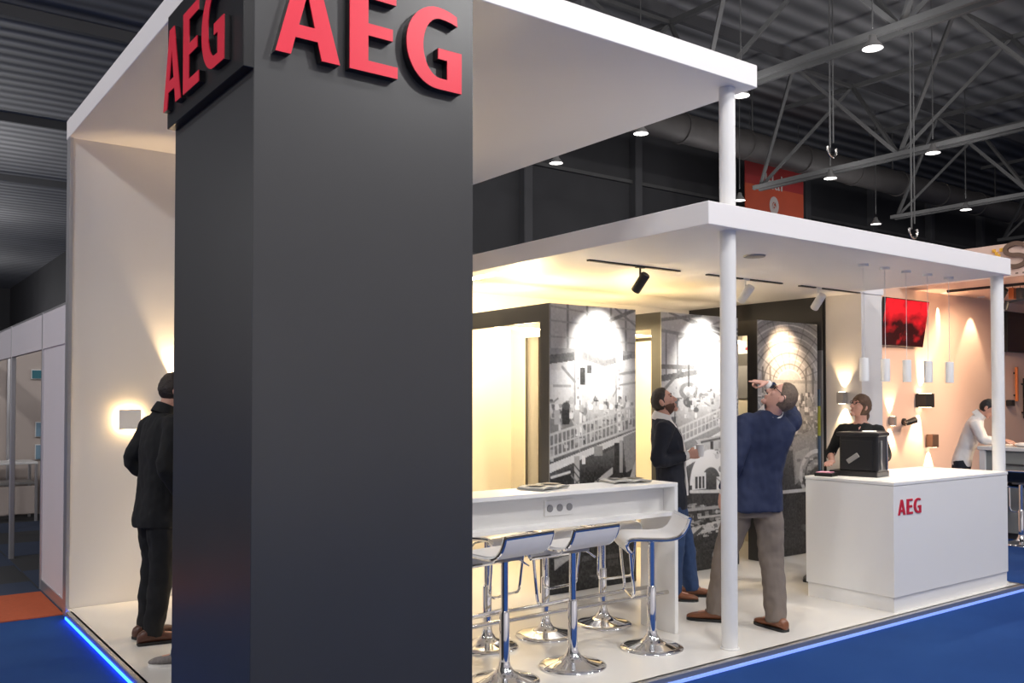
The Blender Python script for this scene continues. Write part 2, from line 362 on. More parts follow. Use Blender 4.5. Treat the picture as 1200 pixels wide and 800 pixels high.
# chains and cables dropping from the first truss
for (u, v0, v1, lab) in ((975, 60, 172, 'thin steel cable looped over the truss chord'), (1070, 45, 268, 'long hoist chain hanging down beside the truss')):
    dd = F * 5.3 / (HOR - v0 - 30); l = (u - 600) / F * dd; x, y = l * SX + dd * CX, -l * CX + dd * SX
    zb = CAM_H + (HOR - v1) / F * dd
    t = thing('hoist_cable', lab, 'cable', (x, y, zb))
    MB().cyl((x, y, zb), (x, y, 9.2), .015, 6).build('cable', 'truss_steel', t)
    MB().cyl((x + .09, y, zb + .1), (x + .09, y, 9.2), .012, 6).build('cable', 'truss_steel', t)
    MB().tube([(x + .05 + .12 * math.cos(a), y, zb - .02 + .12 * math.sin(a)) for a in np.linspace(PI * .1, -PI * 1.1, 9)], .018, 6).build('hook', 'rail_steel', t, True)

# unseen white wall added behind the camera for a sheen on the tower
ob = thing('wall_sheen_reflector', 'plain white unseen wall added to reflect in the black tower', 'wall', (6, -6, 0), kind='structure')
MB().box(0.5, 12, -6.2, -6.0, 0, 3.3).build('wall_panel', 'white_paint', ob)
MB().box(0.4, 12.1, -6.22, -5.98, 3.3, 3.4).build('cap_rail', 'aluminium', ob)
# ============================================================ STAND: platform
X0, X1, Y0, Y1 = 1.38, 8.42, 3.77, 7.755
pf = thing('stand_platform', 'low glossy white stand floor with aluminium edge and blue light strip', 'platform', (4.8, 5.8, 0))
MB().box(X0 + .03, X1 - .03, Y0 + .03, Y1, 0.012, P).build('deck', 'deck_white', pf)
MB().bbox(X0, X0 + .05, Y0, Y1 - .1, .022, P, .004).build('edge_profile', 'aluminium', pf)
MB().bbox(X0, X1, Y0, Y0 + .05, .022, P, .004).build('edge_profile', 'aluminium', pf)
MB().bbox(X1 - .05, X1, Y0, Y1 - .1, .022, P, .004).build('edge_profile', 'aluminium', pf)
MB().box(X0 - .004, X0 + .016, Y0, Y1 - .1, .004, .022).build('light_strip', 'led_blue', pf)
MB().box(X0, X1, Y0 - .004, Y0 + .016, .004, .022).build('light_strip', 'led_pale', pf)
# back wall
bw = thing('wall_back_panel', 'tall white back wall of the stand under the raised canopy', 'wall', (3, 7.83, 0), kind='structure')
MB().box(1.42, 4.40, 7.76, 7.84, 0, 3.75).build('wall_panel', 'cream_wall', bw)
MB().box(1.395, 1.42, 7.74, 7.86, 0, 3.91).build('edge_strip', 'aluminium', bw)
bw = thing('wall_bay_panel', 'cream rear wall behind the photo towers', 'wall', (6.5, 7.83, 0), kind='structure')
MB().box(4.40, 8.90, 7.76, 7.84, 0, 2.80).build('wall_panel', 'cream_wall', bw)
# raised canopy
ZU0, ZU1 = 3.75, 3.90
uc = thing('raised_canopy', 'large flat white canopy slab resting on the black tower', 'canopy', (3.1, 5.8, ZU0))
MB().bbox(1.39, 4.83, 3.82, 7.86, ZU0, ZU1, .004, 1).build('slab', 'white_paint', uc)
# lower canopy
ZL0, ZL1 = 2.80, 2.95
LX0, LX1, LY0 = 4.38, 8.38, 3.85
lc = thing('lower_canopy', 'long flat white canopy slab over the counter and photo towers', 'canopy', (6.4, 5.8, ZL0))
MB().bbox(LX0, LX1, LY0, 7.80, ZL0, ZL1, .004, 1).build('slab', 'white_paint', lc)
MB().box(8.38, 8.9, 5.40, 7.80, ZL0, ZL1).build('rear_slab', 'white_paint', lc)
x, y = 5.63, 4.49
MB().lathe([(.075, -.012), (.08, -.012), (.085, 0), (.07, 0)], (x, y, ZL0), 24).build('downlight_ring', 'grey_metal', lc, True)
MB().lathe([(.001, -.004), (.07, -.004), (.07, 0), (.001, 0)], (x, y, ZL0), 24).build('downlight_glass', 'dark_frame', lc)
MB().box(4.58, 4.63, 6.36, 7.4, ZL0 - .012, ZL0).build('led_line', 'led_warm', lc)
# round posts
for (x, y, lab) in ((4.68, 3.95, 'slim round white post that pierces the lower canopy beside the bar'), (8.33, 3.95, 'slim round white post at the end of the lower canopy behind the counter')):
    t = thing('canopy_post', lab, 'post', (x, y, P))
    MB().cyl((x, y, P), (x, y, ZL0), .053, 32).build('shaft', 'white_metal', t, True)
    if x < 5: MB().cyl((x, y, ZL1), (x, y, ZU0), .053, 32).build('upper_shaft', 'white_metal', t, True)
    MB().lathe([(.058, 0), (.062, 0), (.062, .01), (.055, .012)], (x, y, P), 32).build('foot_ring', 'white_metal', t, True)
# ------------------------------------------------------------ black tower with sign letters
CXA, CXB, CYA, CYB = 1.40, 2.54, 3.78, 4.93
cl = thing('black_tower', 'tall square black tower carrying red AEG letters on two faces', 'tower', ((CXA + CXB) / 2, (CYA + CYB) / 2, P))
MB().bbox(CXA, CXB, CYA, CYB, P, ZU0, .004, 2).build('shaft', 'black_panel', cl)
def letter(ch):
    """stroke polygons in a unit-high box, returned with the letter's width"""
    if ch == 'A': return [[(0, 0), (.175, 0), (.228, .2), (.37, .2), (.37, .345), (.268, .345), (.37, .72), (.37, 1), (.27, 1)], [(.37, .2), (.49, .2), (.54, 0), (.76, 0), (.47, 1), (.37, 1), (.37, .72), (.455, .345), (.37, .345)]], .76
    if ch == 'E': return [[(0, 0), (.235, 0), (.235, 1), (0, 1)], [(.235, .865), (.60, .865), (.60, 1), (.235, 1)], [(.235, .43), (.555, .43), (.555, .57), (.235, .57)], [(.235, 0), (.62, 0), (.62, .135), (.235, .135)]], .62
    ps = []; N = 22
    ang = [math.radians(62 + (270 - 62) * i / N) for i in range(N + 1)]
    out = [(.44 + .44 * math.cos(a) * (1 if math.cos(a) < 0 else 1.3), .5 + .5 * math.sin(a)) for a in ang]
    inn = [(.47 + .24 * math.cos(a) * (1 if math.cos(a) < 0 else 2.2), .5 + .365 * math.sin(a)) for a in ang]
    for i in range(N): ps.append([out[i], out[i + 1], inn[i + 1], inn[i]])
    ps.append([(.44, 0), (.57, 0), (.57, .134), (.47, .135)]); ps.append([(.57, 0), (.78, 0), (.78, .50), (.57, .50)]); ps.append([(.44, .37), (.57, .37), (.57, .50), (.44, .50)])
    return ps, .78
def sign_word(parent, o, ax, ay, dep, h, wx, m, gap=.10, body=None):
    x = 0
    for ch in 'AEG':
        ps, w = letter(ch); mb = MB(); mf = MB()
        for p in ps:
            if body: mb.prism([((x + a) * wx * h, b_ * h) for a, b_ in p], o, ax, ay, Vector(dep) * .85)
            mf.prism([((x + a) * wx * h, b_ * h) for a, b_ in p], Vector(o) + Vector(dep) * (.85 if body else 0), ax, ay, Vector(dep) * (.15 if body else 1))
        f = mf.build('letter_' + ch.lower(), m, parent)
        if body: mb.build('letter_return', body, parent)
        x += w + gap
sign_word(cl, (1.478, CYA, 3.20), (1, 0, 0), (0, 0, 1), (0, -.05, 0), .40, 1.0, 'red_letter', .12, 'board_black')
s2 = MB().bbox(CXA - .045, CXA + .01, CYA + .0015, 4.92, 3.12, 3.72, .003, 1).build('sign_board', 'board_black', cl)
sign_word(s2, (CXA - .045, 4.89, 3.195), (0, -1, 0), (0, 0, 1), (-.03, 0, 0), .40, 1.0, 'red_letter', .10, 'board_black')
def track_spot(name, label, pos, target, m, energy, size=60, col=(1, .82, .62), blend=.7, r=.038, L=.15, track=None, group=None, stem=None, parent_base=None, suffix=''):
    pos = Vector(pos); d = (Vector(target) - pos).normalized()
    t = thing(name, label, 'spotlight', pos if parent_base is None else parent_base, group)
    if stem is not None:
        MB().cyl(pos + Vector((0, 0, .01)), Vector((pos.x, pos.y, stem)), .009, 10).build('stem', m, t)
        MB().bbox(pos.x - .045, pos.x + .045, pos.y - .018, pos.y + .018, stem - .02, stem, .003, 1).build('adapter', m, t)
    hd = MB().tube([pos - d * L * .55, pos - d * L * .5, pos + d * L * .45, pos + d * L * .48], [r * .85, r, r, r * .93], 24).build('lamp_head', m, t, True)
    MB().tube([pos + d * L * .475, pos + d * L * .485], [r * .8, r * .8], 20).build('lens', 'lamp_glow', hd)
    MB().tube([pos + Vector((0, 0, .0)) - d.cross(Vector((0, 0, 1))).normalized() * (r + .006), pos + d.cross(Vector((0, 0, 1))).normalized() * (r + .006)], [.012, .012], 10).build('pivot', m, t)
    light('spot_light' + suffix, 'SPOT', pos + d * (L * .5 + .02), energy, col, t, target, spot_size=math.radians(size), spot_blend=blend, shadow_soft_size=.03)
    return t
# ============================================================ PHOTO TOWERS
class Art:
    """greyscale print drawn into an array; u across 0..1, v down 0..1"""
    def __init__(s, w, h, seed):
        s.w, s.h = w, h; s.a = np.full((h + 1, w + 1), .5); s.u, s.v = np.meshgrid(np.linspace(0, 1, w + 1), np.linspace(0, 1, h + 1)); s.r = random.Random(seed); s.g = np.random.default_rng(seed)
        s.asp = h / w
    def grad(s, stops):
        s.a[:] = np.interp(s.v, [p for p, _ in stops], [c for _, c in stops])
    def seg(s, x0, y0, x1, y1, wd, val, al=1.0):
        k = s.asp; dx, dy = x1 - x0, (y1 - y0) * k; L = dx * dx + dy * dy + 1e-9
        t = np.clip(((s.u - x0) * dx + (s.v - y0) * k * dy) / L, 0, 1)
        d = np.hypot(s.u - x0 - t * dx, (s.v - y0) * k - t * dy)
        m = np.clip((wd / 2 - d) * s.w + .5, 0, 1) * al; s.a = s.a * (1 - m) + val * m
    def poly(s, pts, val, al=1.0):
        m = np.zeros_like(s.a, bool); n = len(pts)
        for i in range(n):
            (xa, ya), (xb, yb) = pts[i], pts[(i + 1) % n]
            if ya == yb: continue
            c = ((ya > s.v) != (yb > s.v)) & (s.u < (xb - xa) * (s.v - ya) / (yb - ya) + xa); m ^= c
        s.a = np.where(m, s.a * (1 - al) + val * al, s.a)
    def rect(s, x0, y0, x1, y1, val, al=1.0): s.poly([(x0, y0), (x1, y0), (x1, y1), (x0, y1)], val, al)
    def arc(s, cx, cy, rx, ry, wd, val, al=1.0, top=False):
        d = np.abs(np.hypot((s.u - cx) / rx, (s.v - cy) / ry) - 1) * rx
        m = np.clip((wd / 2 - d) * s.w + .5, 0, 1) * al
        if top: m = m * (s.v < cy)
        s.a = s.a * (1 - m) + val * m
    def disc(s, cx, cy, rx, ry, val, al=1.0):
        m = np.clip((1 - np.hypot((s.u - cx) / rx, (s.v - cy) / ry)) * rx * s.w + .5, 0, 1) * al; s.a = s.a * (1 - m) + val * m
    def clutter(s, x0, y0, x1, y1, n, lo, hi, mx=.09, my=.03, slope=0.0):
        for _ in range(n):
            x = s.r.uniform(x0, x1); y = s.r.uniform(y0, y1) + slope * (x - x0); w_ = s.r.uniform(.01, mx); h_ = s.r.uniform(.004, my); c = s.r.uniform(lo, hi)
            q = s.r.random()
            if q < .45: s.rect(x, y, x + w_, y + h_, c, .8)
            elif q < .75: s.disc(x, y, w_ * .5, h_ * .5, c, .85)
            else: s.seg(x, y, x + s.r.uniform(-mx, mx), y + s.r.uniform(-my, my), .012, c, .85)
    def grain(s, amt):
        n = s.g.normal(0, 1, (s.h // 3 + 2, s.w // 3 + 2)); n = np.kron(n, np.ones((3, 3)))[:s.h + 1, :s.w + 1]
        s.a = np.clip(s.a + n * amt + s.g.normal(0, amt * .8, s.a.shape), .01, .95)
def rail(A, y0, y1, hgt, n, val):
    A.seg(0, y0, 1, y1, .02, val); A.seg(0, y0 + hgt * .5, 1, y1 + hgt * .5, .012, val); A.seg(0, y0 + hgt, 1, y1 + hgt, .02, val)
    for i in range(n + 1):
        x = i / n; y = y0 + (y1 - y0) * x; A.seg(x, y, x, y + hgt, .012, val)
def art1():
    A = Art(150, 340, 1); A.grad([(0, .48), (.15, .42), (.2, .55), (.38, .55), (.40, .30), (.52, .18), (.60, .05), (1, .03)])
    for x in (.0, .2, .42, .7, .88): A.seg(x, 0, x, .17, .025, .25)
    for y0, y1 in ((.01, .045), (.06, .075), (.115, .125)): A.seg(0, y0, 1, y1, .014, .33)
    A.seg(.6, .06, 1, .0, .03, .2); A.seg(.75, .0, 1, .06, .02, .25)
    A.rect(0, .155, 1, .18, .30); A.poly([(0, .18), (.3, .165), (.3, .195), (0, .21)], .16)
    A.poly([(.36, .16), (.62, .19), (.95, .165), (.95, .18), (.62, .215), (.36, .19)], .2)
    A.rect(.02, .23, .26, .40, .62); A.rect(.04, .28, .24, .29, .4)
    for x in (.30, .78):
        A.rect(x - .025, .14, x + .055, .46, .72); A.seg(x - .02, .14, x - .02, .46, .015, .3)
        for i in range(9): A.disc(x + .015, .16 + .033 * i, .014, .006, .35)
    A.seg(.14, .22, .28, .27, .025, .3); A.rect(.34, .22, .40, .28, .08); A.rect(.42, .21, .47, .24, .1); A.rect(.86, .22, 1, .36, .5)
    A.seg(.8, .24, 1, .23, .025, .3); A.seg(.8, .28, 1, .27, .018, .33)
    A.clutter(0, .335, .95, .42, 120, .05, .75, .06, .03, -.02)
    A.rect(.14, .36, .22, .42, .06); A.disc(.18, .355, .045, .014, .12)
    for x in (.08, .3, .46, .58, .7, .9): A.disc(x, .36, .025, .012, .75); A.rect(x - .03, .37, x + .03, .42, s_ := A.r.choice([.08, .5, .7]))
    A.clutter(0, .44, 1, .52, 90, .05, .6, .05, .03, -.08)
    rail(A, .455, .355, .08, 22, .55)
    A.poly([(0, .555), (1, .445), (1, .465), (0, .585)], .62); A.poly([(0, .585), (1, .465), (1, .475), (0, .60)], .12)
    A.rect(.27, .53, .33, .72, .42); 
    for i in range(6): A.seg(.27, .56 + .025 * i, .33, .585 + .025 * i, .012, .1)
    A.rect(.74, .49, .80, .70, .06); A.rect(.80, .48, .84, .60, .45)
    A.poly([(.84, .47), (1, .45), (1, .58), (.88, .60)], .33); A.rect(.5, .50, .6, .535, .35); A.rect(.36, .53, .4, .56, .7)
    A.poly([(.33, .665), (.72, .575), (.72, .60), (.33, .695)], .55); A.seg(.02, .60, .22, .585, .02, .6)
    A.poly([(.88, .66), (1, .55), (1, .60), (.95, .68)], .5); A.disc(.86, .665, .1, .022, .6); A.disc(.86, .667, .05, .011, .1)
    A.clutter(0, .62, 1, .8, 60, .02, .35, .12, .03); A.poly([(.3, .8), (.8, .72), (.82, .75), (.32, .83)], .3)
    A.poly([(.05, .84), (.32, .78), (.35, .86), (.05, .92)], .35); A.clutter(0, .82, 1, .98, 40, .01, .12, .2, .03)
    A.grain(.014); return A
def art2():
    A = Art(150, 340, 2); A.grad([(0, .42), (.12, .5), (.2, .58), (.36, .55), (.46, .35), (.6, .16), (.7, .07), (1, .035)])
    for i in range(4): A.seg(.1 + .25 * i, .0 + .02 * i, 1.0, .10 + .012 * i - .03 * i, .022, .2)
    A.seg(0, .03, .5, .0, .03, .22); A.seg(.2, .1, .9, .0, .02, .28); A.seg(0, .07, 1, .11, .03, .3)
    for x in (.06, .2, .34): A.seg(x, .08, x, .24, .02, .3)
    A.rect(0, .20, .42, .215, .25); A.poly([(0, .24), (.45, .215), (.45, .235), (0, .265)], .2); A.seg(.02, .3, .24, .22, .03, .25)
    A.disc(.34, .30, .12, .035, .28); A.disc(.34, .3, .07, .02, .55); A.seg(.34, .2, .34, .28, .02, .1); A.disc(.36, .34, .09, .025, .15)
    A.clutter(.05, .28, 1, .42, 130, .1, .8, .07, .03); A.clutter(0, .33, .2, .5, 40, .05, .4, .06, .05)
    rail(A, .47, .34, .06, 20, .6); A.poly([(.0, .58), (1, .42), (1, .435), (0, .605)], .7)
    A.poly([(.0, .62), (.55, .53), (.55, .55), (0, .645)], .7); A.poly([(.42, .49), (.9, .47), (.9, .55), (.60, .57)], .5)
    A.seg(.5, .50, .9, .48, .02, .15); A.rect(.62, .5, .66, .6, .1)
    A.arc(.62, .665, .20, .10, .14, .78, top=True); A.rect(.38, .62, .56, .685, .72); A.rect(.7, .64, .86, .70, .68)
    for i in range(3): A.rect(.42 + .045 * i, .635, .45 + .045 * i, .68, .1)
    A.seg(.36, .69, .80, .70, .03, .6); A.clutter(.7, .5, 1, .66, 50, .08, .7, .06, .03); A.poly([(.35, .70), (1, .71), (1, .76), (.4, .74)], .08)
    A.clutter(.2, .74, 1, .82, 70, .06, .55, .1, .02); A.rect(.3, .755, 1, .765, .4); A.rect(.45, .79, .85, .80, .45)
    A.poly([(.15, .84), (.8, .81), (.95, .835), (.3, .87)], .5); A.clutter(.1, .82, .9, .87, 60, .03, .6, .06, .012)
    A.poly([(.1, .92), (.5, .83), (.52, .84), (.14, .94)], .1); A.clutter(0, .88, 1, .93, 30, .02, .12, .2, .02)
    for x in (.70, .84):
        for t in np.linspace(.9, 4.2, 14): A.disc(x + .05 * math.cos(t), .95 - .016 * math.sin(t), .013, .006, .6)
    A.grain(.014); return A
def art3():
    A = Art(150, 340, 3); A.grad([(0, .26), (.12, .34), (.22, .42), (.32, .40), (.40, .32), (.5, .17), (.62, .10), (1, .045)])
    for i in range(11): A.arc(.52, .26, .20 + .075 * i, .055 + .024 * i, .020, .14 if i % 2 else .55, .8, True)
    for a in np.linspace(.35, 2.8, 9): A.seg(.52 + .22 * math.cos(a), .26 - .06 * math.sin(a), .52 + 1.0 * math.cos(a), .26 - .30 * math.sin(a), .012, .16, .7)
    A.rect(0, .25, 1, .262, .3); 
    for x in (.08, .2, .8, .92): A.seg(x, .2, x, .36, .03, .2)
    A.clutter(0, .30, 1, .44, 150, .07, .75, .06, .025); A.clutter(0, .42, 1, .56, 110, .05, .6, .09, .03)
    A.poly([(.55, .50), (.95, .46), (1, .62), (.6, .70)], .28); A.poly([(.6, .56), (.85, .54), (.8, .66), (.62, .68)], .35)
    A.arc(.98, .66, .28, .10, .05, .5); A.arc(.98, .66, .2, .07, .03, .12); A.clutter(.6, .58, 1, .74, 30, .1, .5, .08, .02)
    A.rect(.0, .72, 1, .735, .62); A.rect(0, .735, 1, .97, .07); A.clutter(.7, .75, 1, .92, 24, .02, .3, .1, .03)
    A.grain(.014); return A
ZT = P + 2.44
TY0, TY1 = 5.90, 7.74
def tower(x0, x1, label, art, far_open, lamp_e, lamp_col):
    xc = (x0 + x1) / 2; t = thing('photo_tower', label, 'display wall', (xc, 6.8, P), 'photo towers along the back of the stand')
    th = .05; oy0, oy1, oz = TY0 + .13, 7.50, ZT - .15
    # frame of the flank: post, rear post, lintel
    for xa, open_ in ((x0, True), (x1 - th, far_open)):
        if open_:
            mb = MB(); mb.box(xa, xa + th, TY0 + .012, oy0, P, ZT); mb.box(xa, xa + th, oy1, TY1, P, ZT); mb.box(xa, xa + th, oy0, oy1, oz, ZT)
            mb.build('portal_frame', 'dark_frame', t)
        else: MB().box(xa, xa + th, TY0 + .012, TY1, P, ZT).build('flank_panel', 'dark_frame', t)
    MB().box(x0 + th, x1 - th, TY0 + .012, TY0 + .05, P, ZT).build('front_panel', 'dark_frame', t)
    MB().box(x0 + th, x1 - th, TY1 - .03, TY1, P, ZT - .04).build('rear_lining', 'niche_cream', t)
    if not far_open: MB().box(x1 - th - .02, x1 - th, TY0 + .05, TY1 - .03, P, ZT - .04).build('side_lining', 'niche_cream', t)
    else:
        mb = MB(); mb.box(x1 - th - .012, x1 - th, oy1 - .02, TY1 - .03, P, ZT - .04); mb.box(x1 - th - .012, x1 - th, TY0 + .05, oy1 - .02, oz - .02, ZT - .04); mb.build('side_lining', 'niche_cream', t)
    # light panel under the roof
    MB().bbox(x0 + th, x1 - th, 6.86, 6.94, ZT - .13, ZT - .05, .003, 1).build('light_bar', 'white_metal', t)
    MB().box(x0 + th + .03, x1 - th - .03, 6.87, 6.93, ZT - .135, ZT - .128).build('light_tube', 'led_warm', t)
    light('niche_light', 'POINT', (xc, 6.9, ZT - .22), lamp_e, lamp_col, t, shadow_soft_size=.08)
    # mural: fine grid with the print stored on it
    A = art(); w, h = A.w, A.h
    vs = np.stack([x0 + A.u * (x1 - x0), np.full_like(A.u, TY0), ZT - A.v * (ZT - P - .005)], -1).reshape(-1, 3) - np.array(OFF[t.name])
    idx = np.arange((w + 1) * (h + 1)).reshape(h + 1, w + 1)
    fs = np.stack([idx[:-1, :-1], idx[1:, :-1], idx[1:, 1:], idx[:-1, 1:]], -1).reshape(-1, 4)
    n0 = len(vs); back = vs.reshape(h + 1, w + 1, 3)[[0, 0, -1, -1], [0, -1, -1, 0]] + np.array([0, .012, 0])
    c = [idx[0, 0], idx[0, -1], idx[-1, -1], idx[-1, 0]]
    me = bpy.data.meshes.new('mural')
    top = [int(i) for i in idx[0]]; bot = [int(i) for i in idx[-1]]; lf = [int(i) for i in idx[:, 0]]; rt = [int(i) for i in idx[:, -1]]
    ex = [tuple([n0, n0 + 1] + top[::-1]), tuple([n0 + 3] + bot + [n0 + 2]), tuple([n0] + lf + [n0 + 3]), tuple([n0 + 1, n0 + 2] + rt[::-1]), (n0 + 3, n0 + 2, n0 + 1, n0)]
    me.from_pydata(np.vstack([vs, back]).tolist(), [], fs.tolist() + ex)
    at = me.attributes.new('print', 'FLOAT_COLOR', 'POINT'); g = np.concatenate([A.a.reshape(-1), [.05] * 4])
    tint = getattr(A, 'tint', (1, 1, 1))
    at.data.foreach_set('color', np.stack([(g := np.clip(1.35 * g ** 1.25, 0.004, .9)) * tint[0], g * tint[1], g * tint[2], np.ones_like(g)], -1).astype(np.float32).reshape(-1))
    me.materials.append(M['mural_print'])
    o = bpy.data.objects.new('mural', me); C.objects.link(o); o.parent = t; OFF[o.name] = OFF[t.name]
    o['label'] = 'black and white factory photograph'
    return t
T1x, T2x, T3x = onY(644, TY0), onY(775, TY0), onY(888, TY0)
t1 = tower(T1x, onY(745, TY0), 'photo tower of a factory gallery beside the bar, brightly lit niche', art1, True, 60, (1, .76, .40))
t2 = tower(T2x, T2x + 1.08, 'photo tower of factory machines behind the man with the cup', art2, False, 30, (1, .72, .34))
t3 = tower(T3x, onY(958, TY0), 'photo tower of an arched factory hall behind the pointing man', art3, False, 9, (1, .80, .55))
MB().box(T2x + .98, T2x + 1.01, 6.4, 7.7, 2.33, 2.365).build('clothes_rail', 'black_metal', t2)
xw = onY(958, TY0) - .05
MB().box(xw - .032, xw - .02, 6.2, 7.0, 2.22, 2.34).build('shelf_print', 'paper', t3)
MB().box(xw - .036, xw - .032, 6.5, 6.8, 2.26, 2.29).build('red_print', 'red_print', t3)
MB().box(xw - .032, xw - .02, 6.2, 7.0, 2.08, 2.22).build('dark_print', 'dark_frame', t3)
MB().box(xw - .032, xw - .02, 6.2, 7.0, 1.70, 2.08).build('grey_print', 'grey_poster', t3)
MB().box(xw - .032, xw - .02, 6.2, 7.0, 0.75, 1.35).build('teal_print', 'blue_print', t3)
# end wall and pier
ew = thing('wall_side', 'dark topped end wall beside the arched hall photo', 'wall', (8.5, 6.8, P), kind='structure')
MB().box(8.46, 8.56, 5.86, 7.76, 2.22, ZL0).build('dark_lintel', 'dark_bay', ew)
MB().box(8.46, 8.56, 5.86, 7.76, P, 2.22).build('lower_panel', 'grey_poster', ew)
MB().box(8.44, 8.46, 5.88, 6.5, 1.62, 1.80).build('poster_strip', 'blue_print', ew)
MB().box(8.44, 8.46, 5.88, 6.5, 1.30, 1.62).build('poster_strip', 'yellow_print', ew)
MB().box(8.44, 8.46, 5.88, 6.5, P, 1.30).build('poster_strip', 'blue_print', ew)
PY = onX(1010, 8.5); PX = onY(1034, PY)
pr = thing('wall_pier_block', 'cream pier with a small double beam wall lamp at the end of the stand', 'pier', (8.7, 5.6, P), kind='structure')
MB().box(8.5, PX, PY, 5.86, P, ZL0).build('pier_block', 'cream_wall', pr)
MB().box(8.485, 8.50, 5.835, 5.86, P, ZL0).build('edge_trim', 'black_metal', pr)
# ceiling tracks and mural spotlights
for (xa, xb, lab) in ((4.73, 5.77, 'thin black light track in the ceiling before the gallery photo'), (6.12, 7.17, 'thin black light track in the ceiling before the machine photo'), (7.45, 8.45, 'thin black light track in the ceiling before the arched hall photo')):
    tag(MB().box(xa, xb, 5.385, 5.42, ZL0 - .012, ZL0).build('light_track', 'black_metal'), lab, 'light track', 'light tracks in the lower canopy')
track_spot('track_spotlight', 'black cylinder spotlight on the ceiling track, aimed at the gallery photo', (5.30, 5.40, 2.655), (5.27, 5.9, 2.12), 'black_metal', 100, 70, (1, .95, .88), 1.0, .04, .17, group='track spotlights aimed at the photos', stem=ZL0)
track_spot('track_spotlight', 'white cylinder spotlight on the ceiling track, aimed at the machine photo', (6.64, 5.40, 2.655), (6.60, 5.9, 2.12), 'white_metal', 100, 70, (1, .95, .88), 1.0, .04, .17, group='track spotlights aimed at the photos', stem=ZL0)
track_spot('track_spotlight', 'white cylinder spotlight on the ceiling track, aimed at the arched hall photo', (7.74, 5.40, 2.655), (7.86, 5.9, 2.12), 'white_metal', 100, 64, (1, .70, .44), 1.0, .04, .17, group='track spotlights aimed at the photos', stem=ZL0)
# ============================================================ COUNTER
ct = thing('reception_counter', 'white reception counter with red AEG letters under the lower canopy', 'counter', (7.37, 4.25, P))
KX0, KX1, KY0, KY1, KZ = 6.46, 8.27, 3.85, 4.64, 1.055
MB().bbox(KX0, KX1, KY0, KY1, P + .115, KZ - .028, .004, 1).build('body', 'white_laminate', ct)
MB().box(KX0 + .012, KX1 - .012, KY0 + .012, KY1 - .012, P, P + .117).build('plinth', 'white_laminate', ct)
MB().bbox(KX0 - .004, KX1 + .004, KY0 - .004, KY1 + .004, KZ - .026, KZ, .003, 1).build('counter_top', 'white_laminate', ct)
sign_word(ct, (6.515, KY0, .80), (1, 0, 0), (0, 0, 1), (0, -.006, 0), .118, 1.16, 'red_print', .12)
# black case on the counter
bx = local('counter_machine', 'black boxy machine with a lid and slanted silver tag on the counter', 'machine', (6.72, 4.36, KZ), 0)
MB().bbox(-.02, .26, -.20, .20, .0, .045, .008).build('base', 'black_plastic', bx)
b_ = MB().bbox(0, .25, -.20, .12, .04, .36, .014).build('body', 'black_plastic', bx)
MB().bbox(-.01, .26, -.21, .14, .33, .365, .008).build('lid', 'black_plastic', bx)
MB().bbox(-.006, .02, -.16, .10, .05, .30, .006).build('front_panel', 'black_plastic', bx)
MB().bbox(.26, .32, -.17, -.02, .0, .37, .012).build('water_tank', 'black_plastic', bx)
MB().bbox(.055, .075, -.212, -.198, .06, .30, .004).build('chrome_trim', 'grey_metal', bx)
MB().bbox(.185, .20, -.212, -.198, .05, .33, .004).build('chrome_trim', 'chrome', bx)
MB().bbox(.03, .12, -.15, -.06, .365, .378, .004).build('lid_button', 'white_metal', bx)
mb = MB(); mb.bbox(-.055, .055, -.004, .004, -.02, .02, .002, 1)
R = Matrix.Translation((-.012, 0.0, .15)) @ Matrix.Rotation(PI / 2, 4, 'Z') @ Matrix.Rotation(math.radians(35), 4, 'Y')
mb.v = [R @ p for p in mb.v]; mb.build('silver_tag', 'grey_metal', bx)
bx.rotation_euler.z = math.radians(12)
tray = local('drip_tray', 'flat black tray with pink paper beside the black machine', 'tray', (6.58, 4.50, KZ), math.radians(12))
MB().bbox(-.08, .06, -.06, .09, 0, .03, .005).build('tray', 'black_plastic', tray)
MB().bbox(-.07, .05, -.03, .08, .03, .036, .002, 1).build('paper_pad', 'pink_paper', tray)
cp = local('red_cup', 'small red cup beside the black machine on the counter', 'cup', (7.10, 4.33, KZ), 0)
MB().lathe([(.022, 0), (.028, .07), (.029, .07), (.026, .066), (.02, .004)], n=18).build('cup_wall', 'red_plastic', cp, True)
MB().lathe([(.001, .002), (.022, .002), (.022, .006), (.001, .006)], n=18).build('cup_bottom', 'red_plastic', cp)
# pendants over the counter
for i in range(5):
    y = 4.25; x = onY(1013 + 25 * i, y); zb = CAM_H + 20 / F * 8.0
    t = thing('pendant_lamp', ['first', 'second', 'third', 'fourth', 'fifth'][i] + ' small cylinder pendant of the row over the counter, counted from the black machine', 'pendant lamp', (x, y, zb), 'cylinder pendants over the counter')
    MB().lathe([(.030, 0), (.036, 0), (.036, .185), (.034, .19), (.004, .19)], (x, y, zb), 28).build('cylinder_shade', 'white_metal', t, True)
    MB().lathe([(.001, .012), (.030, .012), (.030, .016), (.001, .016)], (x, y, zb), 20).build('lens', 'lamp_glow', t)
    MB().cyl((x, y, zb + .19), (x, y, ZL0 - .02), .0025, 6).build('cord', 'white_metal', t)
    MB().lathe([(.035, -.022), (.04, -.02), (.04, 0), (.001, 0)], (x, y, ZL0), 20).build('ceiling_cup', 'white_metal', t, True)
    light('pendant_light', 'SPOT', (x, y, zb - .01), 14, (1, .84, .64), t, (x, y, 0), spot_size=math.radians(95), spot_blend=.8, shadow_soft_size=.03)
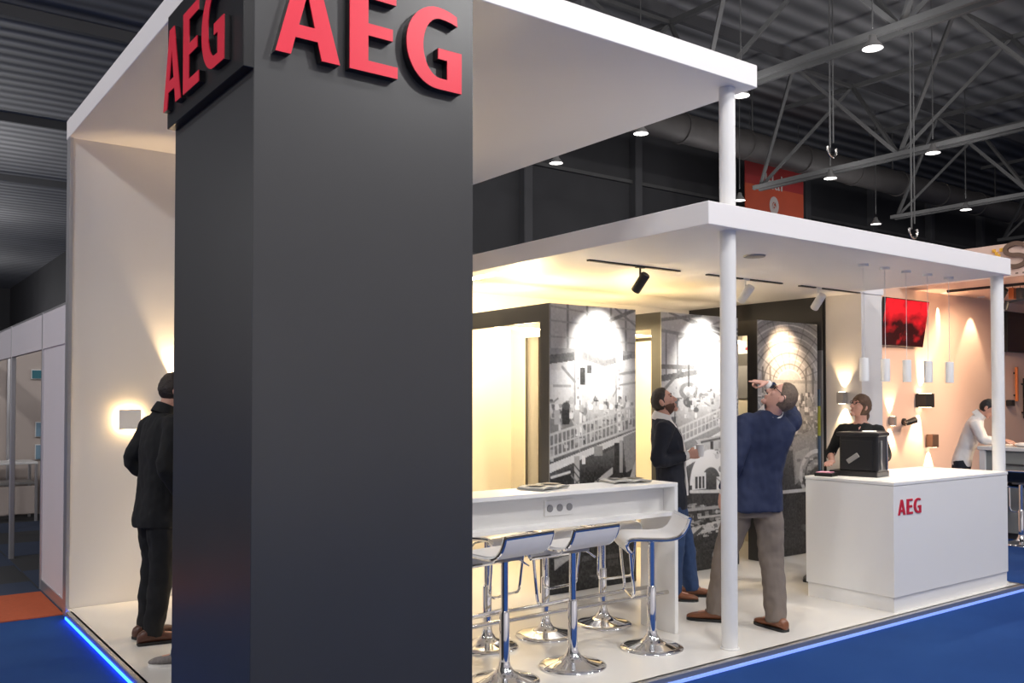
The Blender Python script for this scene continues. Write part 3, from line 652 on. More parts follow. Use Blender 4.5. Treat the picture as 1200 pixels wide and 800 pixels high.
# ============================================================ BAR
BX0, BX1, BY0, BY1, BZ = 2.62, 4.70, 4.42, 4.76, P + 1.05
ba = thing('high_bar', 'long white high bar table with socket strip and steel foot rails', 'bar table', ((BX0 + BX1) / 2, 4.59, P))
MB().bbox(BX0, BX1, BY0, BY1, BZ - .028, BZ, .003, 1).build('table_top', 'white_laminate', ba)
MB().bbox(BX1 - .035, BX1, BY0, BY1, P, BZ - .028, .003, 1).build('end_panel', 'white_laminate', ba)
MB().bbox(BX0, BX0 + .035, BY0, BY1, P, BZ - .028, .003, 1).build('end_panel', 'white_laminate', ba)
MB().box(BX0 + .035, BX1 - .035, 4.53, 4.56, P + .84, BZ - .028).build('modesty_panel', 'white_laminate', ba)
MB().box(BX0 + .035, BX1 - .035, BY0 + .015, BY1 - .015, P + .82, P + .845).build('under_shelf', 'white_laminate', ba)
sx0, sx1 = onY(637, 4.53), onY(671, 4.53)
sk = MB().bbox(sx0, sx1, 4.518, 4.532, P + .885, P + .985, .003, 1).build('socket_plate', 'white_metal', ba)
for i in range(3):
    x = sx0 + (sx1 - sx0) * (i + .5) / 3
    MB().tube([(x, 4.519, P + .935), (x, 4.513, P + .935)], [.024, .024], 20).build('socket_insert', 'grey_metal', sk)
for y in (4.49, 4.69): MB().cyl((BX0 + .02, y, P + .28), (BX1 - .02, y, P + .28), .0145, 14).build('foot_rail', 'rail_steel', ba, True)
# brochures lying on the bar
def brochure(u, y, rz, label):
    t = local('brochure', label, 'brochure', (onY(u, y), y, BZ), rz, 'brochures on the bar')
    for sx in (-1, 1):
        mb = MB(); n = 6
        for j in range(4):
            rs = []
            for i in range(n + 1):
                x = sx * (.005 + .15 * i / n); z = .002 + .004 * j + .012 * math.sin(PI * i / n) * (1 - j * .1)
                rs.append([Vector((x, -.10 - .004 * j, z)), Vector((x, .10 - .004 * j, z)), Vector((x, .10 - .004 * j, z + .003)), Vector((x, -.10 - .004 * j, z + .003))])
            mb.rings(rs)
        pg = mb.build('page', 'paper', t)
        MB().bbox(sx * .08 - .045, sx * .08 + .045, -.07, .05, .0285, .0295, .0004, 1).build('printed_picture', 'paper_print', pg)
brochure(636, 4.64, .3, 'open brochure lying on the bar above the socket strip')
brochure(732, 4.66, -.2, 'open brochure lying on the bar near its end panel')
# ============================================================ STOOLS
def stool_tree(seat_m, label, group, seatH=.74):
    t = local('bar_stool', label, 'bar stool', (0, 0, 0), 0, group)
    MB().lathe([(.001, 0), (.205, 0), (.208, .006), (.205, .014), (.17, .026), (.10, .042), (.055, .064), (.036, .095), (.031, .12), (.001, .12)], n=36).build('base', 'chrome', t, True, angle=60)
    MB().lathe([(.030, .11), (.030, .40), (.024, .41), (.001, .41)], n=24).build('gas_sleeve', 'chrome', t, True)
    MB().lathe([(.022, .40), (.022, seatH - .02), (.001, seatH - .02)], n=20).build('piston', 'chrome', t, True)
    MB().bbox(-.075, .075, -.075, .075, seatH - .035, seatH - .012, .004, 1).build('mount_plate', 'grey_metal', t)
    MB().tube([(.02, .0, seatH - .04), (.10, -.02, seatH - .045), (.17, -.03, seatH - .09)], .006, 8).build('height_lever', 'chrome', t, True)
    prof = [(.175, -.085), (.198, -.060), (.205, -.035), (.195, -.010), (.165, .002), (.08, 0), (-.06, -.004), (-.125, .008), (-.165, .038), (-.190, .080), (-.205, .125)]
    P2 = []                                       # smoothed profile
    for i in range(len(prof) - 1):
        for k in range(3):
            a = k / 3; P2.append((prof[i][0] * (1 - a) + prof[i + 1][0] * a, prof[i][1] * (1 - a) + prof[i + 1][1] * a))
    P2.append(prof[-1]); Q = [P2[0]] + [((P2[i - 1][0] + 2 * P2[i][0] + P2[i + 1][0]) / 4, (P2[i - 1][1] + 2 * P2[i][1] + P2[i + 1][1]) / 4) for i in range(1, len(P2) - 1)] + [P2[-1]]
    rs = []
    for i, (y, z) in enumerate(Q):
        a = Q[max(i - 1, 0)]; b = Q[min(i + 1, len(Q) - 1)]; ty, tz = b[0] - a[0], b[1] - a[1]; L = math.hypot(ty, tz); ny, nz = tz / L * -1, ty / L
        ny, nz = -ny, -nz
        if i == 0 or i == len(Q) - 1: pass
        h = .012
        rs.append([Vector((sx * .185, y + s_ * ny * h, seatH + z + s_ * nz * h)) for sx, s_ in ((-1, -1), (1, -1), (1, 1), (-1, 1))])
    MB().rings(rs).build('seat', seat_m, t, True, angle=50)
    for sx in (-1, 1): MB().tube([(sx * .19, y, seatH + z) for y, z in Q], .0135, 8).build('side_rim', 'chrome', t, True)
    for i, e in ((-1, 0), (0, 0)): MB().tube([(-.19, Q[i][0], seatH + Q[i][1]), (.19, Q[i][0], seatH + Q[i][1])], .0135, 8).build('end_rim', 'chrome', t, True)
    lp = [(-.165, .175, -.085), (-.160, .165, -.20), (-.155, .150, -.335), (-.145, .152, -.362), (-.12, .158, -.375), (.12, .158, -.375), (.145, .152, -.362), (.155, .150, -.335), (.160, .165, -.20), (.165, .175, -.085)]
    MB().tube([(x, y, seatH + z) for x, y, z in lp], .0095, 8).build('foot_loop', 'chrome', t, True)
    return t
near = [gp(583, 793), gp(664, 776), gp(761, 757)]; far = [gp(575, 763), gp(641, 748), gp(711, 735)]
proto = stool_tree('seat_white', 'x', 'white bar stools at the high bar')
lab_n = ['white bar stool on the aisle side of the bar, half hidden by the black tower', 'white bar stool on the aisle side of the bar, middle of its row', 'white bar stool in profile before the end panel of the bar']
lab_f = ['white bar stool across the bar, hidden mostly by the black tower', 'white bar stool across the bar, middle of the inner row', 'white bar stool across the bar, in the inner row by the end panel']
for i, ((x, y), rz, lab) in enumerate(list(zip([near[0], near[1], near[2]], [math.radians(8), math.radians(5), math.radians(58)], lab_n)) + list(zip(far, [math.radians(195), math.radians(186), math.radians(175)], lab_f))):
    o = proto if i == 0 else copy_tree(proto)
    y = min(y, 4.26) if i < 3 else max(y, 4.92)
    if i >= 3: x += .06
    o.location = (x, y, P); o.rotation_euler = (0, 0, rz); o['label'] = lab
# ============================================================ WALL LAMPS OF THE STAND
def beam_lamp(name, label, pos, nrm, m, w, h, dep, up=0, down=0, col=(1, .72, .42), size=62, group=None, tilt=0.0):
    """block sconce: pos = centre on the wall, nrm = out of the wall"""
    pos = Vector(pos); n = Vector(nrm); s_ = n.cross(Vector((0, 0, 1))).normalized(); z = Vector((0, 0, 1))
    t = thing(name, label, 'wall lamp', pos, group)
    def blk(a0, a1, d0, d1, z0, z1, nm, mm, par=None):
        mb = MB(); mb.bbox(a0, a1, d0, d1, z0, z1, min(.004, (z1 - z0) * .3), 1); mb.v = [pos + s_ * p.x + n * p.y + z * p.z for p in mb.v]
        return mb.build(nm, mm, par or t)
    blk(-w * .3, w * .3, -.002, .02, -h * .4, h * .4, 'wall_plate', m)
    b = blk(-w / 2, w / 2, .018, dep, -h / 2, h / 2, 'housing', m)
    for sgn, e in ((1, up), (-1, down)):
        if not e: continue
        zz = sgn * h / 2
        blk(-w * .3, w * .3, .03, dep - .015, min(zz, zz + sgn * .003), max(zz, zz + sgn * .003), 'lens', 'lamp_glow', b)
        p0 = pos + n * (dep * .55) + z * (zz + sgn * .012)
        light('beam_light', 'SPOT', p0, e, col, t, p0 + z * sgn - n * .22 + s_ * tilt * sgn, spot_size=math.radians(size), spot_blend=.6, shadow_soft_size=.012)
    return t
WY = 7.76
# square plate with halo on the back wall
x = onY(151, WY); t = thing('halo_wall_lamp', 'small square white wall lamp with a warm halo on the back wall', 'wall lamp', (x, WY, 1.53))
MB().bbox(x - .05, x + .05, WY - .035, WY + .002, 1.48, 1.58, .003, 1).build('wall_plate', 'white_metal', t)
MB().bbox(x - .085, x + .085, WY - .055, WY - .04, 1.45, 1.61, .003, 1).build('front_plate', 'white_metal', t)
for dx, dz, sx, sz in ((0, .065, .12, .012), (0, -.065, .12, .012), (.065, 0, .012, .12), (-.065, 0, .012, .12)):
    MB().box(x + dx - sx / 2, x + dx + sx / 2, WY - .038, WY - .012, 1.53 + dz - sz / 2, 1.53 + dz + sz / 2).build('halo_strip', 'halo_led', t)
beam_lamp('beam_wall_lamp', 'small white wall lamp throwing a warm beam upward behind the dark-haired man', (onY(207, WY), WY, 1.72), (0, -1, 0), 'white_metal', .10, .12, .09, 55, 30, (1, .70, .38))
# on the pier
beam_lamp('beam_wall_lamp', 'small grey wall lamp on the cream pier, warm beam above and below', (8.5, onX(990, 8.5), CAM_H + 2 / F * 9.6), (-1, 0, 0), 'grey_metal', .085, .12, .09, 14, 14, (1, .70, .36), 66)

# ============================================================ NEIGHBOUR LIGHTING STAND (peach wall)
NWY = 7.2; NX = 12.28; NZ0, NZ1 = 3.30, 3.74
nw = thing('wall_lamp_display', 'long peach display wall hung with sample wall lamps and screens', 'wall', (13, NWY, 0), kind='structure')
MB().box(8.92, 18.5, NWY, NWY + .1, 0, NZ0).build('wall_panel', 'peach_wall', nw)
o = struct(MB().box(NX + .06, 18.5, 1.5, NWY + .1, NZ0, NZ0 + .06), 'ceiling_lamp_display', 'peach_wall', 'peach ceiling of the lamp display stand'); o['category'] = 'ceiling'
fs = thing('neighbour_fascia', 'pale lit fascia board with a bronze letter s of the next stand', 'fascia', (NX, 4.5, NZ0))
MB().box(NX, NX + .06, 1.5, NWY + .1, NZ0, NZ1).build('fascia_board', 'peach_wall', fs)
for i, y in enumerate(np.arange(4.2, 6.3, .09)):
    MB().box(NX - .006, NX, y, y + .035, NZ0 + .03, NZ0 + .045).build('dot_line', 'bronze', fs)
sp_ = []
for a in np.linspace(math.radians(20), math.radians(270), 18): sp_.append((.13 * math.cos(a), .085 + .075 * math.sin(a)))
for a in np.linspace(math.radians(90), math.radians(-160), 18)[1:]: sp_.append((.13 * math.cos(a), -.065 + .075 * math.sin(a)))
yc, zc = onX(1193, NX), 3.565
mb = MB(); rs = []
for i, (a, b_) in enumerate(sp_):
    q0 = sp_[max(i - 1, 0)]; q1 = sp_[min(i + 1, len(sp_) - 1)]; tx, ty = q1[0] - q0[0], q1[1] - q0[1]; L = math.hypot(tx, ty); nx, ny = -ty / L * .028, tx / L * .028
    rs.append([Vector((NX - dd, yc - (a + s_ * nx), zc + b_ + s_ * ny)) for dd, s_ in ((0, -1), (0, 1), (.04, 1), (.04, -1))])
mb.rings(rs).build('letter_s', 'bronze', fs)
for (du, dz, r) in ((1167, .10, .022), (1172, .02, .028), (1176, .10, .024), (1170, .06, .02), (1163, .03, .018)):
    y = onX(du, NX); MB().bbox(NX - .02, NX, y - r, y + r, zc + dz - r, zc + dz + r, .003, 1).build('logo_dot', 'yellow_dot', fs)
o = struct(MB().box(18.5, 18.6, 1.5, NWY + .1, 0, NZ1), 'wall_display_end', 'peach_wall', 'peach end wall of the lamp display stand'); o['category'] = 'wall'
for y in (1.6,):
    tag(MB().bbox(NX, NX + .12, y - .1, y + .02, 0, NZ0 + .01, .004, 1).build('support_post', 'peach_wall'), 'square peach post holding up the fascia of the lamp display stand', 'post')
tag(MB().box(13.03, 13.07, 3.2, 6.9, NZ0 - .035, NZ0).build('light_track', 'black_metal'), 'black ceiling light track over the lamp display stand', 'light track')
yv = onX(1177, 13.05)
track_spot('track_spotlight', 'small black ceiling spotlight on the track beside the end post', (13.05, yv, 3.18), (14.0, 7.2, 2.0), 'black_metal', 110, 90, (1, .70, .45), .8, .045, .13, stem=NZ0 - .03)
track_spot('track_spotlight', 'black ceiling spotlight aimed along the peach wall beside the red screen', (13.05, 4.9, 3.12), (12.2, 7.2, 1.5), 'black_metal', 130, 100, (1, .68, .44), .9, .05, .18, stem=NZ0 - .03, suffix='_offscreen')
track_spot('track_spotlight', 'black ceiling spotlight over the counter of the lamp display stand', (13.05, 4.1, 3.12), (12.4, 5.2, 1.0), 'black_metal', 220, 100, (1, .74, .5), .9, .05, .18, stem=NZ0 - .03, suffix='_offscreen')
# red screen, tilted down
def wall_z(u, v, Y=NWY):
    X = onY(u, Y); return CAM_H + (HOR - v) / F * (X * CX + Y * SX)
tvx0, tvx1 = onY(1032, NWY - .1), onY(1083, NWY - .1); tz0, tz1 = wall_z(1060, 406), wall_z(1060, 352)
tv = thing('red_video_screen', 'flat screen with a glowing red picture on the peach wall', 'screen', (tvx0, NWY - .04, tz0))
R = Matrix.Translation((tvx0, NWY - .06, tz0)) @ Matrix.Rotation(math.radians(9), 4, 'X')
def tilt(mb): mb.v = [R @ p for p in mb.v]; return mb
w_, h_ = tvx1 - tvx0, tz1 - tz0
tilt(MB().bbox(0, w_, -.03, .03, 0, h_, .006, 1)).build('screen_case', 'screen_black', tv)
mb = MB().box(.012, w_ - .012, -.033, -.029, .012, h_ - .012)
me = mb.mesh('display', Vector()); me.materials.append(M['screen_red']); o = bpy.data.objects.new('display', me); C.objects.link(o); o.parent = tv
o.matrix_local = Matrix.Translation(-OFF[tv.name]) @ R
tilt(MB().box(w_ / 2 - .15, w_ / 2 + .15, .03, .055, h_ * .35, h_ * .65)).build('wall_bracket', 'black_metal', tv)
MB().box(tvx0 + w_ / 2 - .15, tvx0 + w_ / 2 + .15, NWY - .09, NWY, tz0 + h_ * .3, tz0 + h_ * .75).build('bracket_arm', 'black_metal', tv)
# black screen further along
bx0, bx1 = onY(1181, NWY - .1), onY(1235, NWY - .1); bz0, bz1 = wall_z(1185, 413), wall_z(1185, 366)
tv = thing('black_video_screen', 'switched off black flat screen on the peach wall', 'screen', (bx0, NWY - .1, bz0))
MB().bbox(bx0, bx1, NWY - .10, NWY - .04, bz0, bz1, .006, 1).build('screen_case', 'black_plastic', tv)
MB().box(bx0 + .012, bx1 - .012, NWY - .104, NWY - .099, bz0 + .012, bz1 - .012).build('display', 'screen_black', tv)
MB().box(bx0 + .4, bx1 - .4, NWY - .05, NWY, bz0 + .2, bz1 - .2).build('wall_bracket', 'black_metal', tv)
wall = lambda u, v: (onY(u, NWY), NWY, wall_z(u, v))
WA = (1, .70, .42)
beam_lamp('beam_wall_lamp', 'large black wall lamp on the peach wall under the pendants, beam up and down', wall(1077, 469), (0, -1, 0), 'black_metal', .24, .20, .17, 110, 130, WA, 56, tilt=-.25)
beam_lamp('beam_wall_lamp', 'brown block wall lamp on the peach wall, beam falling down', wall(1087, 516), (0, -1, 0), 'bronze', .17, .19, .12, 0, 90, WA, 60)
beam_lamp('beam_wall_lamp', 'tiny black block wall lamp on the peach wall beside the post', wall(1180, 472), (0, -1, 0), 'black_metal', .13, .10, .10, 0, 0, WA)
beam_lamp('beam_wall_lamp', 'grey tube wall lamp on the peach wall behind the woman', wall(1042, 493), (0, -1, 0), 'grey_metal', .07, .13, .09, 30, 60, WA, 75)
# swivel reading spot
px = wall(1058, 494); t = thing('swivel_wall_spot', 'black swivel spot on a short arm on the peach wall', 'wall lamp', px)
MB().cyl((px[0], NWY, px[2]), (px[0], NWY - .03, px[2]), .05, 20).build('wall_rose', 'black_metal', t, True)
MB().tube([(px[0], NWY - .03, px[2]), (px[0] - .02, NWY - .12, px[2] + .02), (px[0] - .12, NWY - .18, px[2] + .01)], .014, 8).build('arm', 'black_metal', t, True)
MB().tube([(px[0] - .02, NWY - .20, px[2] + .03), (px[0] - .2, NWY - .14, px[2] - .02)], [.05, .035], 16).build('lamp_head', 'black_metal', t, True)
# recessed downlights in the peach ceiling, close to the wall: their scallops show on it
for (u, off, ang, e, sz, bl, lab) in ((1100, .11, 18.5, 45, 22, .35, 'recessed ceiling downlight throwing a narrow oval on the peach wall beside the red screen'), (1138, .17, 0.0, 70, 62, .45, 'recessed ceiling downlight throwing a cone on the peach wall over the bending man')):
    x = onY(u, NWY); y = NWY - off; t = thing('recessed_downlight', lab, 'downlight', (x, y, NZ0 - .012), 'recessed downlights in the peach ceiling')
    MB().lathe([(.045, 0), (.055, 0), (.06, .012), (.04, .012)], (x, y, NZ0 - .012), 20).build('trim_ring', 'white_metal', t, True)
    MB().lathe([(.001, .004), (.042, .004), (.042, .012), (.001, .012)], (x, y, NZ0 - .012), 20).build('lens', 'lamp_glow', t)
    light('down_light', 'SPOT', (x, y, NZ0 - .02), e, (1, .78, .52), t, (x, y + math.tan(math.radians(ang)), NZ0 - 1.02), spot_size=math.radians(sz), spot_blend=bl, shadow_soft_size=.008)
# bar lamps on the wall
for (u, v0, v1, m_, lab) in ((1188, 430, 470, 'orange_glass', 'slim upright orange bar lamp on the peach wall'), (1197, 443, 490, 'black_metal', 'slim upright black bar lamp on the peach wall')):
    x, _, z0 = wall(u, v1); z1 = wall_z(u, v0); t = thing('bar_wall_lamp', lab, 'wall lamp', (x, NWY, z0))
    MB().bbox(x - .025, x + .025, NWY - .07, NWY - .03, z0, z1, .008, 2).build('light_bar', m_, t)
    for zz in (z0 + .1, z1 - .1): MB().cyl((x, NWY, zz), (x, NWY - .04, zz), .015, 10).build('bracket', 'black_metal', t)
# hanging sample boxes and arm spot by the fascia
for (u, m_, lab) in ((1188, 'orange_glass', 'orange box pendant under the peach ceiling'), (1197, 'dark_frame', 'dark box pendant under the peach ceiling')):
    y = onX(u, 13.2); dd = 13.2 * CX + y * SX; z0, z1 = CAM_H + (HOR - 350) / F * dd, CAM_H + (HOR - 337) / F * dd
    t = thing('box_pendant', lab, 'pendant lamp', (13.2, y, z0))
    MB().bbox(13.15, 13.25, y - .036, y + .036, z0, z1, .006, 2).build('box_shade', m_, t)
    MB().cyl((13.2, y, z1 - .002), (13.2, y, NZ0), .004, 6).build('cord', 'black_metal', t)
ya = onX(1192, 13.0); za = CAM_H + (HOR - 353) / F * (13.0 * CX + ya * SX)
t = thing('arm_spotlight', 'black arm spotlight reaching out under the peach ceiling', 'spotlight', (13.0, ya, za))
MB().beam((13.0, ya + .12, za), (13.0, ya - .4, za + .06), .03, .03).build('arm', 'black_metal', t)
MB().cyl((13.0, ya - .4, za + .06), (13.0, ya - .4, NZ0), .012, 8).build('stem', 'black_metal', t)
MB().tube([(13.0, ya + .12, za + .02), (13.0, ya + .15, za - .10)], [.03, .036], 14).build('lamp_head', 'black_metal', t, True)
# display counter of the lamp stand
dc = thing('display_counter', 'grey fronted display counter with white top before the bending man', 'counter', (12.6, 5.1, 0))
MB().bbox(11.34, 13.6, 4.4, 5.58, .08, 1.07, .004, 1).build('body', 'grey_case', dc)
MB().box(11.40, 13.55, 4.45, 5.54, 0, .082).build('plinth', 'dark_frame', dc)
MB().bbox(11.30, 13.65, 4.35, 5.62, 1.068, 1.115, .004, 1).build('counter_top', 'white_laminate', dc)
MB().bbox(11.31, 11.35, 5.53, 5.60, 0, 1.07, .003, 1).build('corner_post', 'white_laminate', dc)
MB().bbox(11.32, 11.345, 5.05, 5.4, .90, .915, .003, 1).build('drawer_pull', 'dark_frame', dc)
for i, (y, z0, m_, lab) in enumerate(((5.16, .05, 'white_metal', 'folded white cloth lying on the display counter'), (4.92, .08, 'cup_white', 'white lamp part lying on the display counter'), (5.40, .03, 'paper', 'sheet of paper under the hands of the bending man'))):
    mb = MB(); mb.ball((11.5, y, 1.115 + z0 * .55), (.09, .10, z0 * .55), 16) if i < 2 else mb.bbox(11.45, 11.65, y - .1, y + .1, 1.115, 1.122, .002, 1)
    tag(mb.build(['folded_cloth', 'lamp_part', 'paper_sheet'][i], m_, smooth=i < 2), lab, ['cloth', 'lamp part', 'paper'][i])
bs = stool_tree('black_plastic', 'black bar stool with chrome foot beside the display counter', 'bar stools of the lamp stand')
bs.location = (11.02, 4.98, 0); bs.rotation_euler = (0, 0, math.radians(-80))

# ============================================================ NEIGHBOUR SHELL SCHEME BOOTH
SX0 = 1.41
sb = thing('shell_booth', 'white shell scheme booth with aluminium posts beside the orange carpet', 'booth', (SX0, 10, 0))
YB = [7.90, 8.98, 10.86, 12.9, 14.9]
MB().box(SX0 + .01, SX0 + .04, YB[0] + .04, YB[1], .10, 2.14).build('wall_panel', 'shell_panel', sb)
MB().box(SX0, SX0 + .05, YB[0] + .04, YB[1], .0, .10).build('kick_rail', 'aluminium', sb)
for y in YB: MB().bbox(SX0 - .005, SX0 + .045, y - .022, y + .022, 0, 2.47, .006, 1).build('post', 'aluminium', sb)
MB().bbox(SX0 - .005, SX0 + .045, YB[0] - .08, YB[0] - .03, 0, 2.47, .006, 1).build('post', 'aluminium', sb)
for i in range(4): MB().box(SX0, SX0 + .04, YB[i] + .022, YB[i + 1] - .022, 2.14, 2.45).build('fascia_panel', 'shell_panel', sb)
MB().box(SX0, SX0 + .045, YB[0], YB[-1], 2.45, 2.47).build('top_rail', 'aluminium', sb)
MB().box(SX0, 5.4, 14.9, 14.95, 0, 2.47).build('side_wall', 'beige_panel', sb)
MB().box(5.4, 5.45, 7.9, 14.95, 0, 2.47).build('rear_wall', 'beige_panel', sb)
MB().box(SX0 - .01, 5.4, 7.9, 14.9, .0, .012).build('carpet_tiles', 'tile_carpet', sb)
for x in (1.9, 2.9, 3.9): MB().bbox(x - .02, x + .02, 14.86, 14.9, 0, 2.47, .004, 1).build('wall_post', 'aluminium', sb)
oc = MB().box(-6, SX0 - .01, 7.84, 8.88, 0.0, .008).build('orange_carpet', 'orange_carpet'); tag(oc, 'orange carpet runner before the white shell booth', 'carpet')
gc = MB().box(-6, SX0 - .01, 8.885, 16, 0.0, .006).build('grey_carpet', 'tile_carpet'); tag(gc, 'dull blue and grey carpet tiles past the orange runner', 'carpet')
# desk and prints inside
dk = thing('display_desk', 'white display desk with a shelf at the back of the shell booth', 'desk', (1.95, 14.4, 0))
dx0, dx1, dy0, dy1 = 1.48, 2.16, 14.0, 14.6
MB().bbox(dx0, dx1, dy0, dy1, .80, .83, .004, 1).build('desk_top', 'white_laminate', dk)
MB().bbox(dx0 + .03, dx1 - .03, dy0 + .05, dy1 - .03, .52, .55, .003, 1).build('shelf', 'grey_metal', dk)
MB().bbox(dx0 + .02, dx1 - .02, dy0 + .02, dy0 + .05, .12, .50, .003, 1).build('front_board', 'beige_panel', dk)
for x in (dx0 + .02, dx1 - .02):
    for y in (dy0 + .02, dy1 - .02): MB().bbox(x - .018, x + .018, y - .018, y + .018, 0.012, .80, .003, 1).build('leg', 'aluminium', dk)
for (x, lab, m_) in ((1.62, 'small dark desk item on the booth desk', 'grey_metal'), (1.86, 'small white figure on the booth desk', 'white_metal')):
    mb = MB().lathe([(.03, 0), (.035, .02), (.015, .05), (.022, .09), (.008, .12), (.001, .12)], (x, 14.25, .83), 16); tag(mb.build('desk_ornament', m_, smooth=True), lab, 'ornament')
for (z0, z1, x0, x1, m_, lab) in ((2.0, 2.12, 2.20, 2.50, 'teal_print', 'teal hanging sign on the booth wall'), (1.15, 1.35, 2.26, 2.5, 'sky_print', 'pale blue poster on the booth wall, the upper of two'), (.82, 1.02, 2.26, 2.5, 'sky_print', 'pale blue poster on the booth wall, the lower of two')):
    t = thing('wall_poster', lab, 'poster', (x0, 14.86, z0)); MB().box(x0, x1, 14.845, 14.865, z0, z1).build('print', m_, t)
    MB().box(x0 - .01, x1 + .01, 14.86, 14.90, z0 - .01, z1 + .01).build('backing', 'white_metal', t)
ch = thing('folded_chair', 'dark chair with chrome tube legs standing in the shell booth', 'chair', (2.42, 14.1, .012))
MB().bbox(2.26, 2.60, 13.95, 14.30, .43, .47, .012).build('seat', 'black_plastic', ch)
MB().bbox(2.26, 2.60, 14.28, 14.31, .55, .80, .01).build('backrest', 'black_plastic', ch)
for x in (2.28, 2.58):
    MB().tube([(x, 13.97, .012), (x, 14.0, .44)], .012, 8).build('leg', 'chrome', ch, True); MB().tube([(x, 14.36, .012), (x, 14.27, .44), (x, 14.30, .80)], .012, 8).build('leg', 'chrome', ch, True)
# ============================================================ PEOPLE
def remesh(mb, vox, smooth, m, name, fold=0.0, fscale=7.0, stretch=1.0, ztop=9.0):
    me = bpy.data.meshes.new('tmp'); me.from_pydata([tuple(p) for p in mb.v], [], mb.f)
    bm = bmesh.new(); bm.from_mesh(me); bmesh.ops.recalc_face_normals(bm, faces=bm.faces); bm.to_mesh(me); bm.free()
    o = bpy.data.objects.new('tmp', me); C.objects.link(o)
    r = o.modifiers.new('r', 'REMESH'); r.mode = 'VOXEL'; r.voxel_size = vox
    if smooth: q = o.modifiers.new('s', 'SMOOTH'); q.factor = .5; q.iterations = smooth
    out = bpy.data.meshes.new_from_object(o.evaluated_get(bpy.context.evaluated_depsgraph_get())); out.name = name
    bpy.data.objects.remove(o); bpy.data.meshes.remove(me)
    if fold:
        n = len(out.vertices); cs = np.empty(n * 3); out.vertices.foreach_get('co', cs); ns = np.empty(n * 3); out.vertex_normals.foreach_get('vector', ns)
        cs = cs.reshape(-1, 3); ns = ns.reshape(-1, 3)
        for i in range(n):
            p = Vector(cs[i]); p.z *= stretch
            f = noise.noise(p * fscale) * .7 + noise.noise(p * fscale * 2.3 + Vector((3, 1, 7))) * .35
            cs[i] += ns[i] * (fold * f * min(1, max(0, (ztop - cs[i][2]) / .12)))
        out.vertices.foreach_set('co', cs.reshape(-1))
    out.polygons.foreach_set('use_smooth', [True] * len(out.polygons))
    out.materials.clear(); out.materials.append(M[m]); return out
def ell(c, ax, ay, n=20, sq=2.3):
    r = []
    for k in range(n):
        a = 2 * PI * k / n; ca, sa = math.cos(a), math.sin(a); e = 2 / sq
        r.append(Vector(c) + Vector(ax) * math.copysign(abs(ca) ** e, ca) + Vector(ay) * math.copysign(abs(sa) ** e, sa))
    return r
def interp(tab, z):
    z0 = tab[0][0]
    if z <= z0: return tab[0][1:]
    for a, b in zip(tab, tab[1:]):
        if z <= b[0]:
            t = (z - a[0]) / (b[0] - a[0]); t = t * t * (3 - 2 * t) if False else t
            return tuple(p + (q - p) * t for p, q in zip(a[1:], b[1:]))
    return tab[-1][1:]
BODY = [(.80, .10, .085, 0), (.88, .150, .10, 0), (.95, .155, .105, 0), (1.08, .128, .088, .005), (1.22, .145, .10, .008), (1.34, .160, .105, .005), (1.43, .145, .08, -.005), (1.485, .068, .058, -.012)]
JACK = [(.745, .190, .140, 0), (.80, .192, .140, 0), (.90, .188, .132, 0), (1.0, .176, .122, 0), (1.10, .168, .118, .003), (1.22, .182, .128, .006), (1.33, .200, .128, .004), (1.40, .198, .112, -.004), (1.445, .165, .092, -.010), (1.475, .105, .078, -.014), (1.502, .072, .068, -.016)]
SHIRT = [(.86, .165, .118, 0), (.95, .166, .118, 0), (1.08, .146, .105, .004), (1.22, .160, .112, .008), (1.33, .182, .116, .005), (1.40, .182, .10, -.004), (1.445, .150, .085, -.010), (1.475, .095, .072, -.014), (1.505, .066, .064, -.016)]
TROU = [(.76, .150, .110, 0), (.84, .162, .112, 0), (.92, .156, .106, 0), (1.0, .138, .094, 0), (1.02, .136, .092, 0)]
def head_pt(d, R=1.0):
    x, y, z = d
    px, py, pz = x * .074, y * .094, z * .115
    if z < 0:
        k = -z; px *= 1 - .26 * k ** 1.3
        if y < 0: py *= 1 - .35 * k
        else: py *= 1 + .02 * k
    if y > 0 and abs(z) < .7: py *= 1 - .05 * (1 - abs(z))
    return Vector((px, py, pz)) * R
def head_ball(fn, n=30, m=22):
    mb = MB(); rs = []
    for i in range(m):
        th = PI * (.015 + .97 * i / (m - 1)); rs.append([fn(Vector((math.sin(th) * math.cos(2 * PI * k / n), math.sin(th) * math.sin(2 * PI * k / n), -math.cos(th)))) for k in range(n)])
    return mb.rings(rs)
def hair_fn(style):
    def f(d):
        p = head_pt(d); hl = .42 - .75 * (-d.y if d.y < 0 else -d.y * .55)      # hairline height grows to the front
        if style == 'short': lim = .50 * max(d.y, 0) + (-.52 if d.y < -.1 else -.52 + (d.y + .1) * 1.2); lim = max(lim, -.6) if d.y < .2 else max(lim, .05 + .55 * d.y)
        elif style == 'bob': lim = -.75 if d.y < .15 else -.1 + .75 * (d.y - .15) * (1.0 if d.x < .2 else .8)
        elif style == 'receding': lim = -.55 if d.y < -.1 else -.35 + 1.4 * (d.y + .1)
        g = 1 / (1 + math.exp(-(d.z - lim) * 22))
        th = .085 if style != 'bob' else .15
        th *= 1 + .35 * noise.noise(d * 5.0)
        return p * (.93 + g * (.07 + th))
    return f
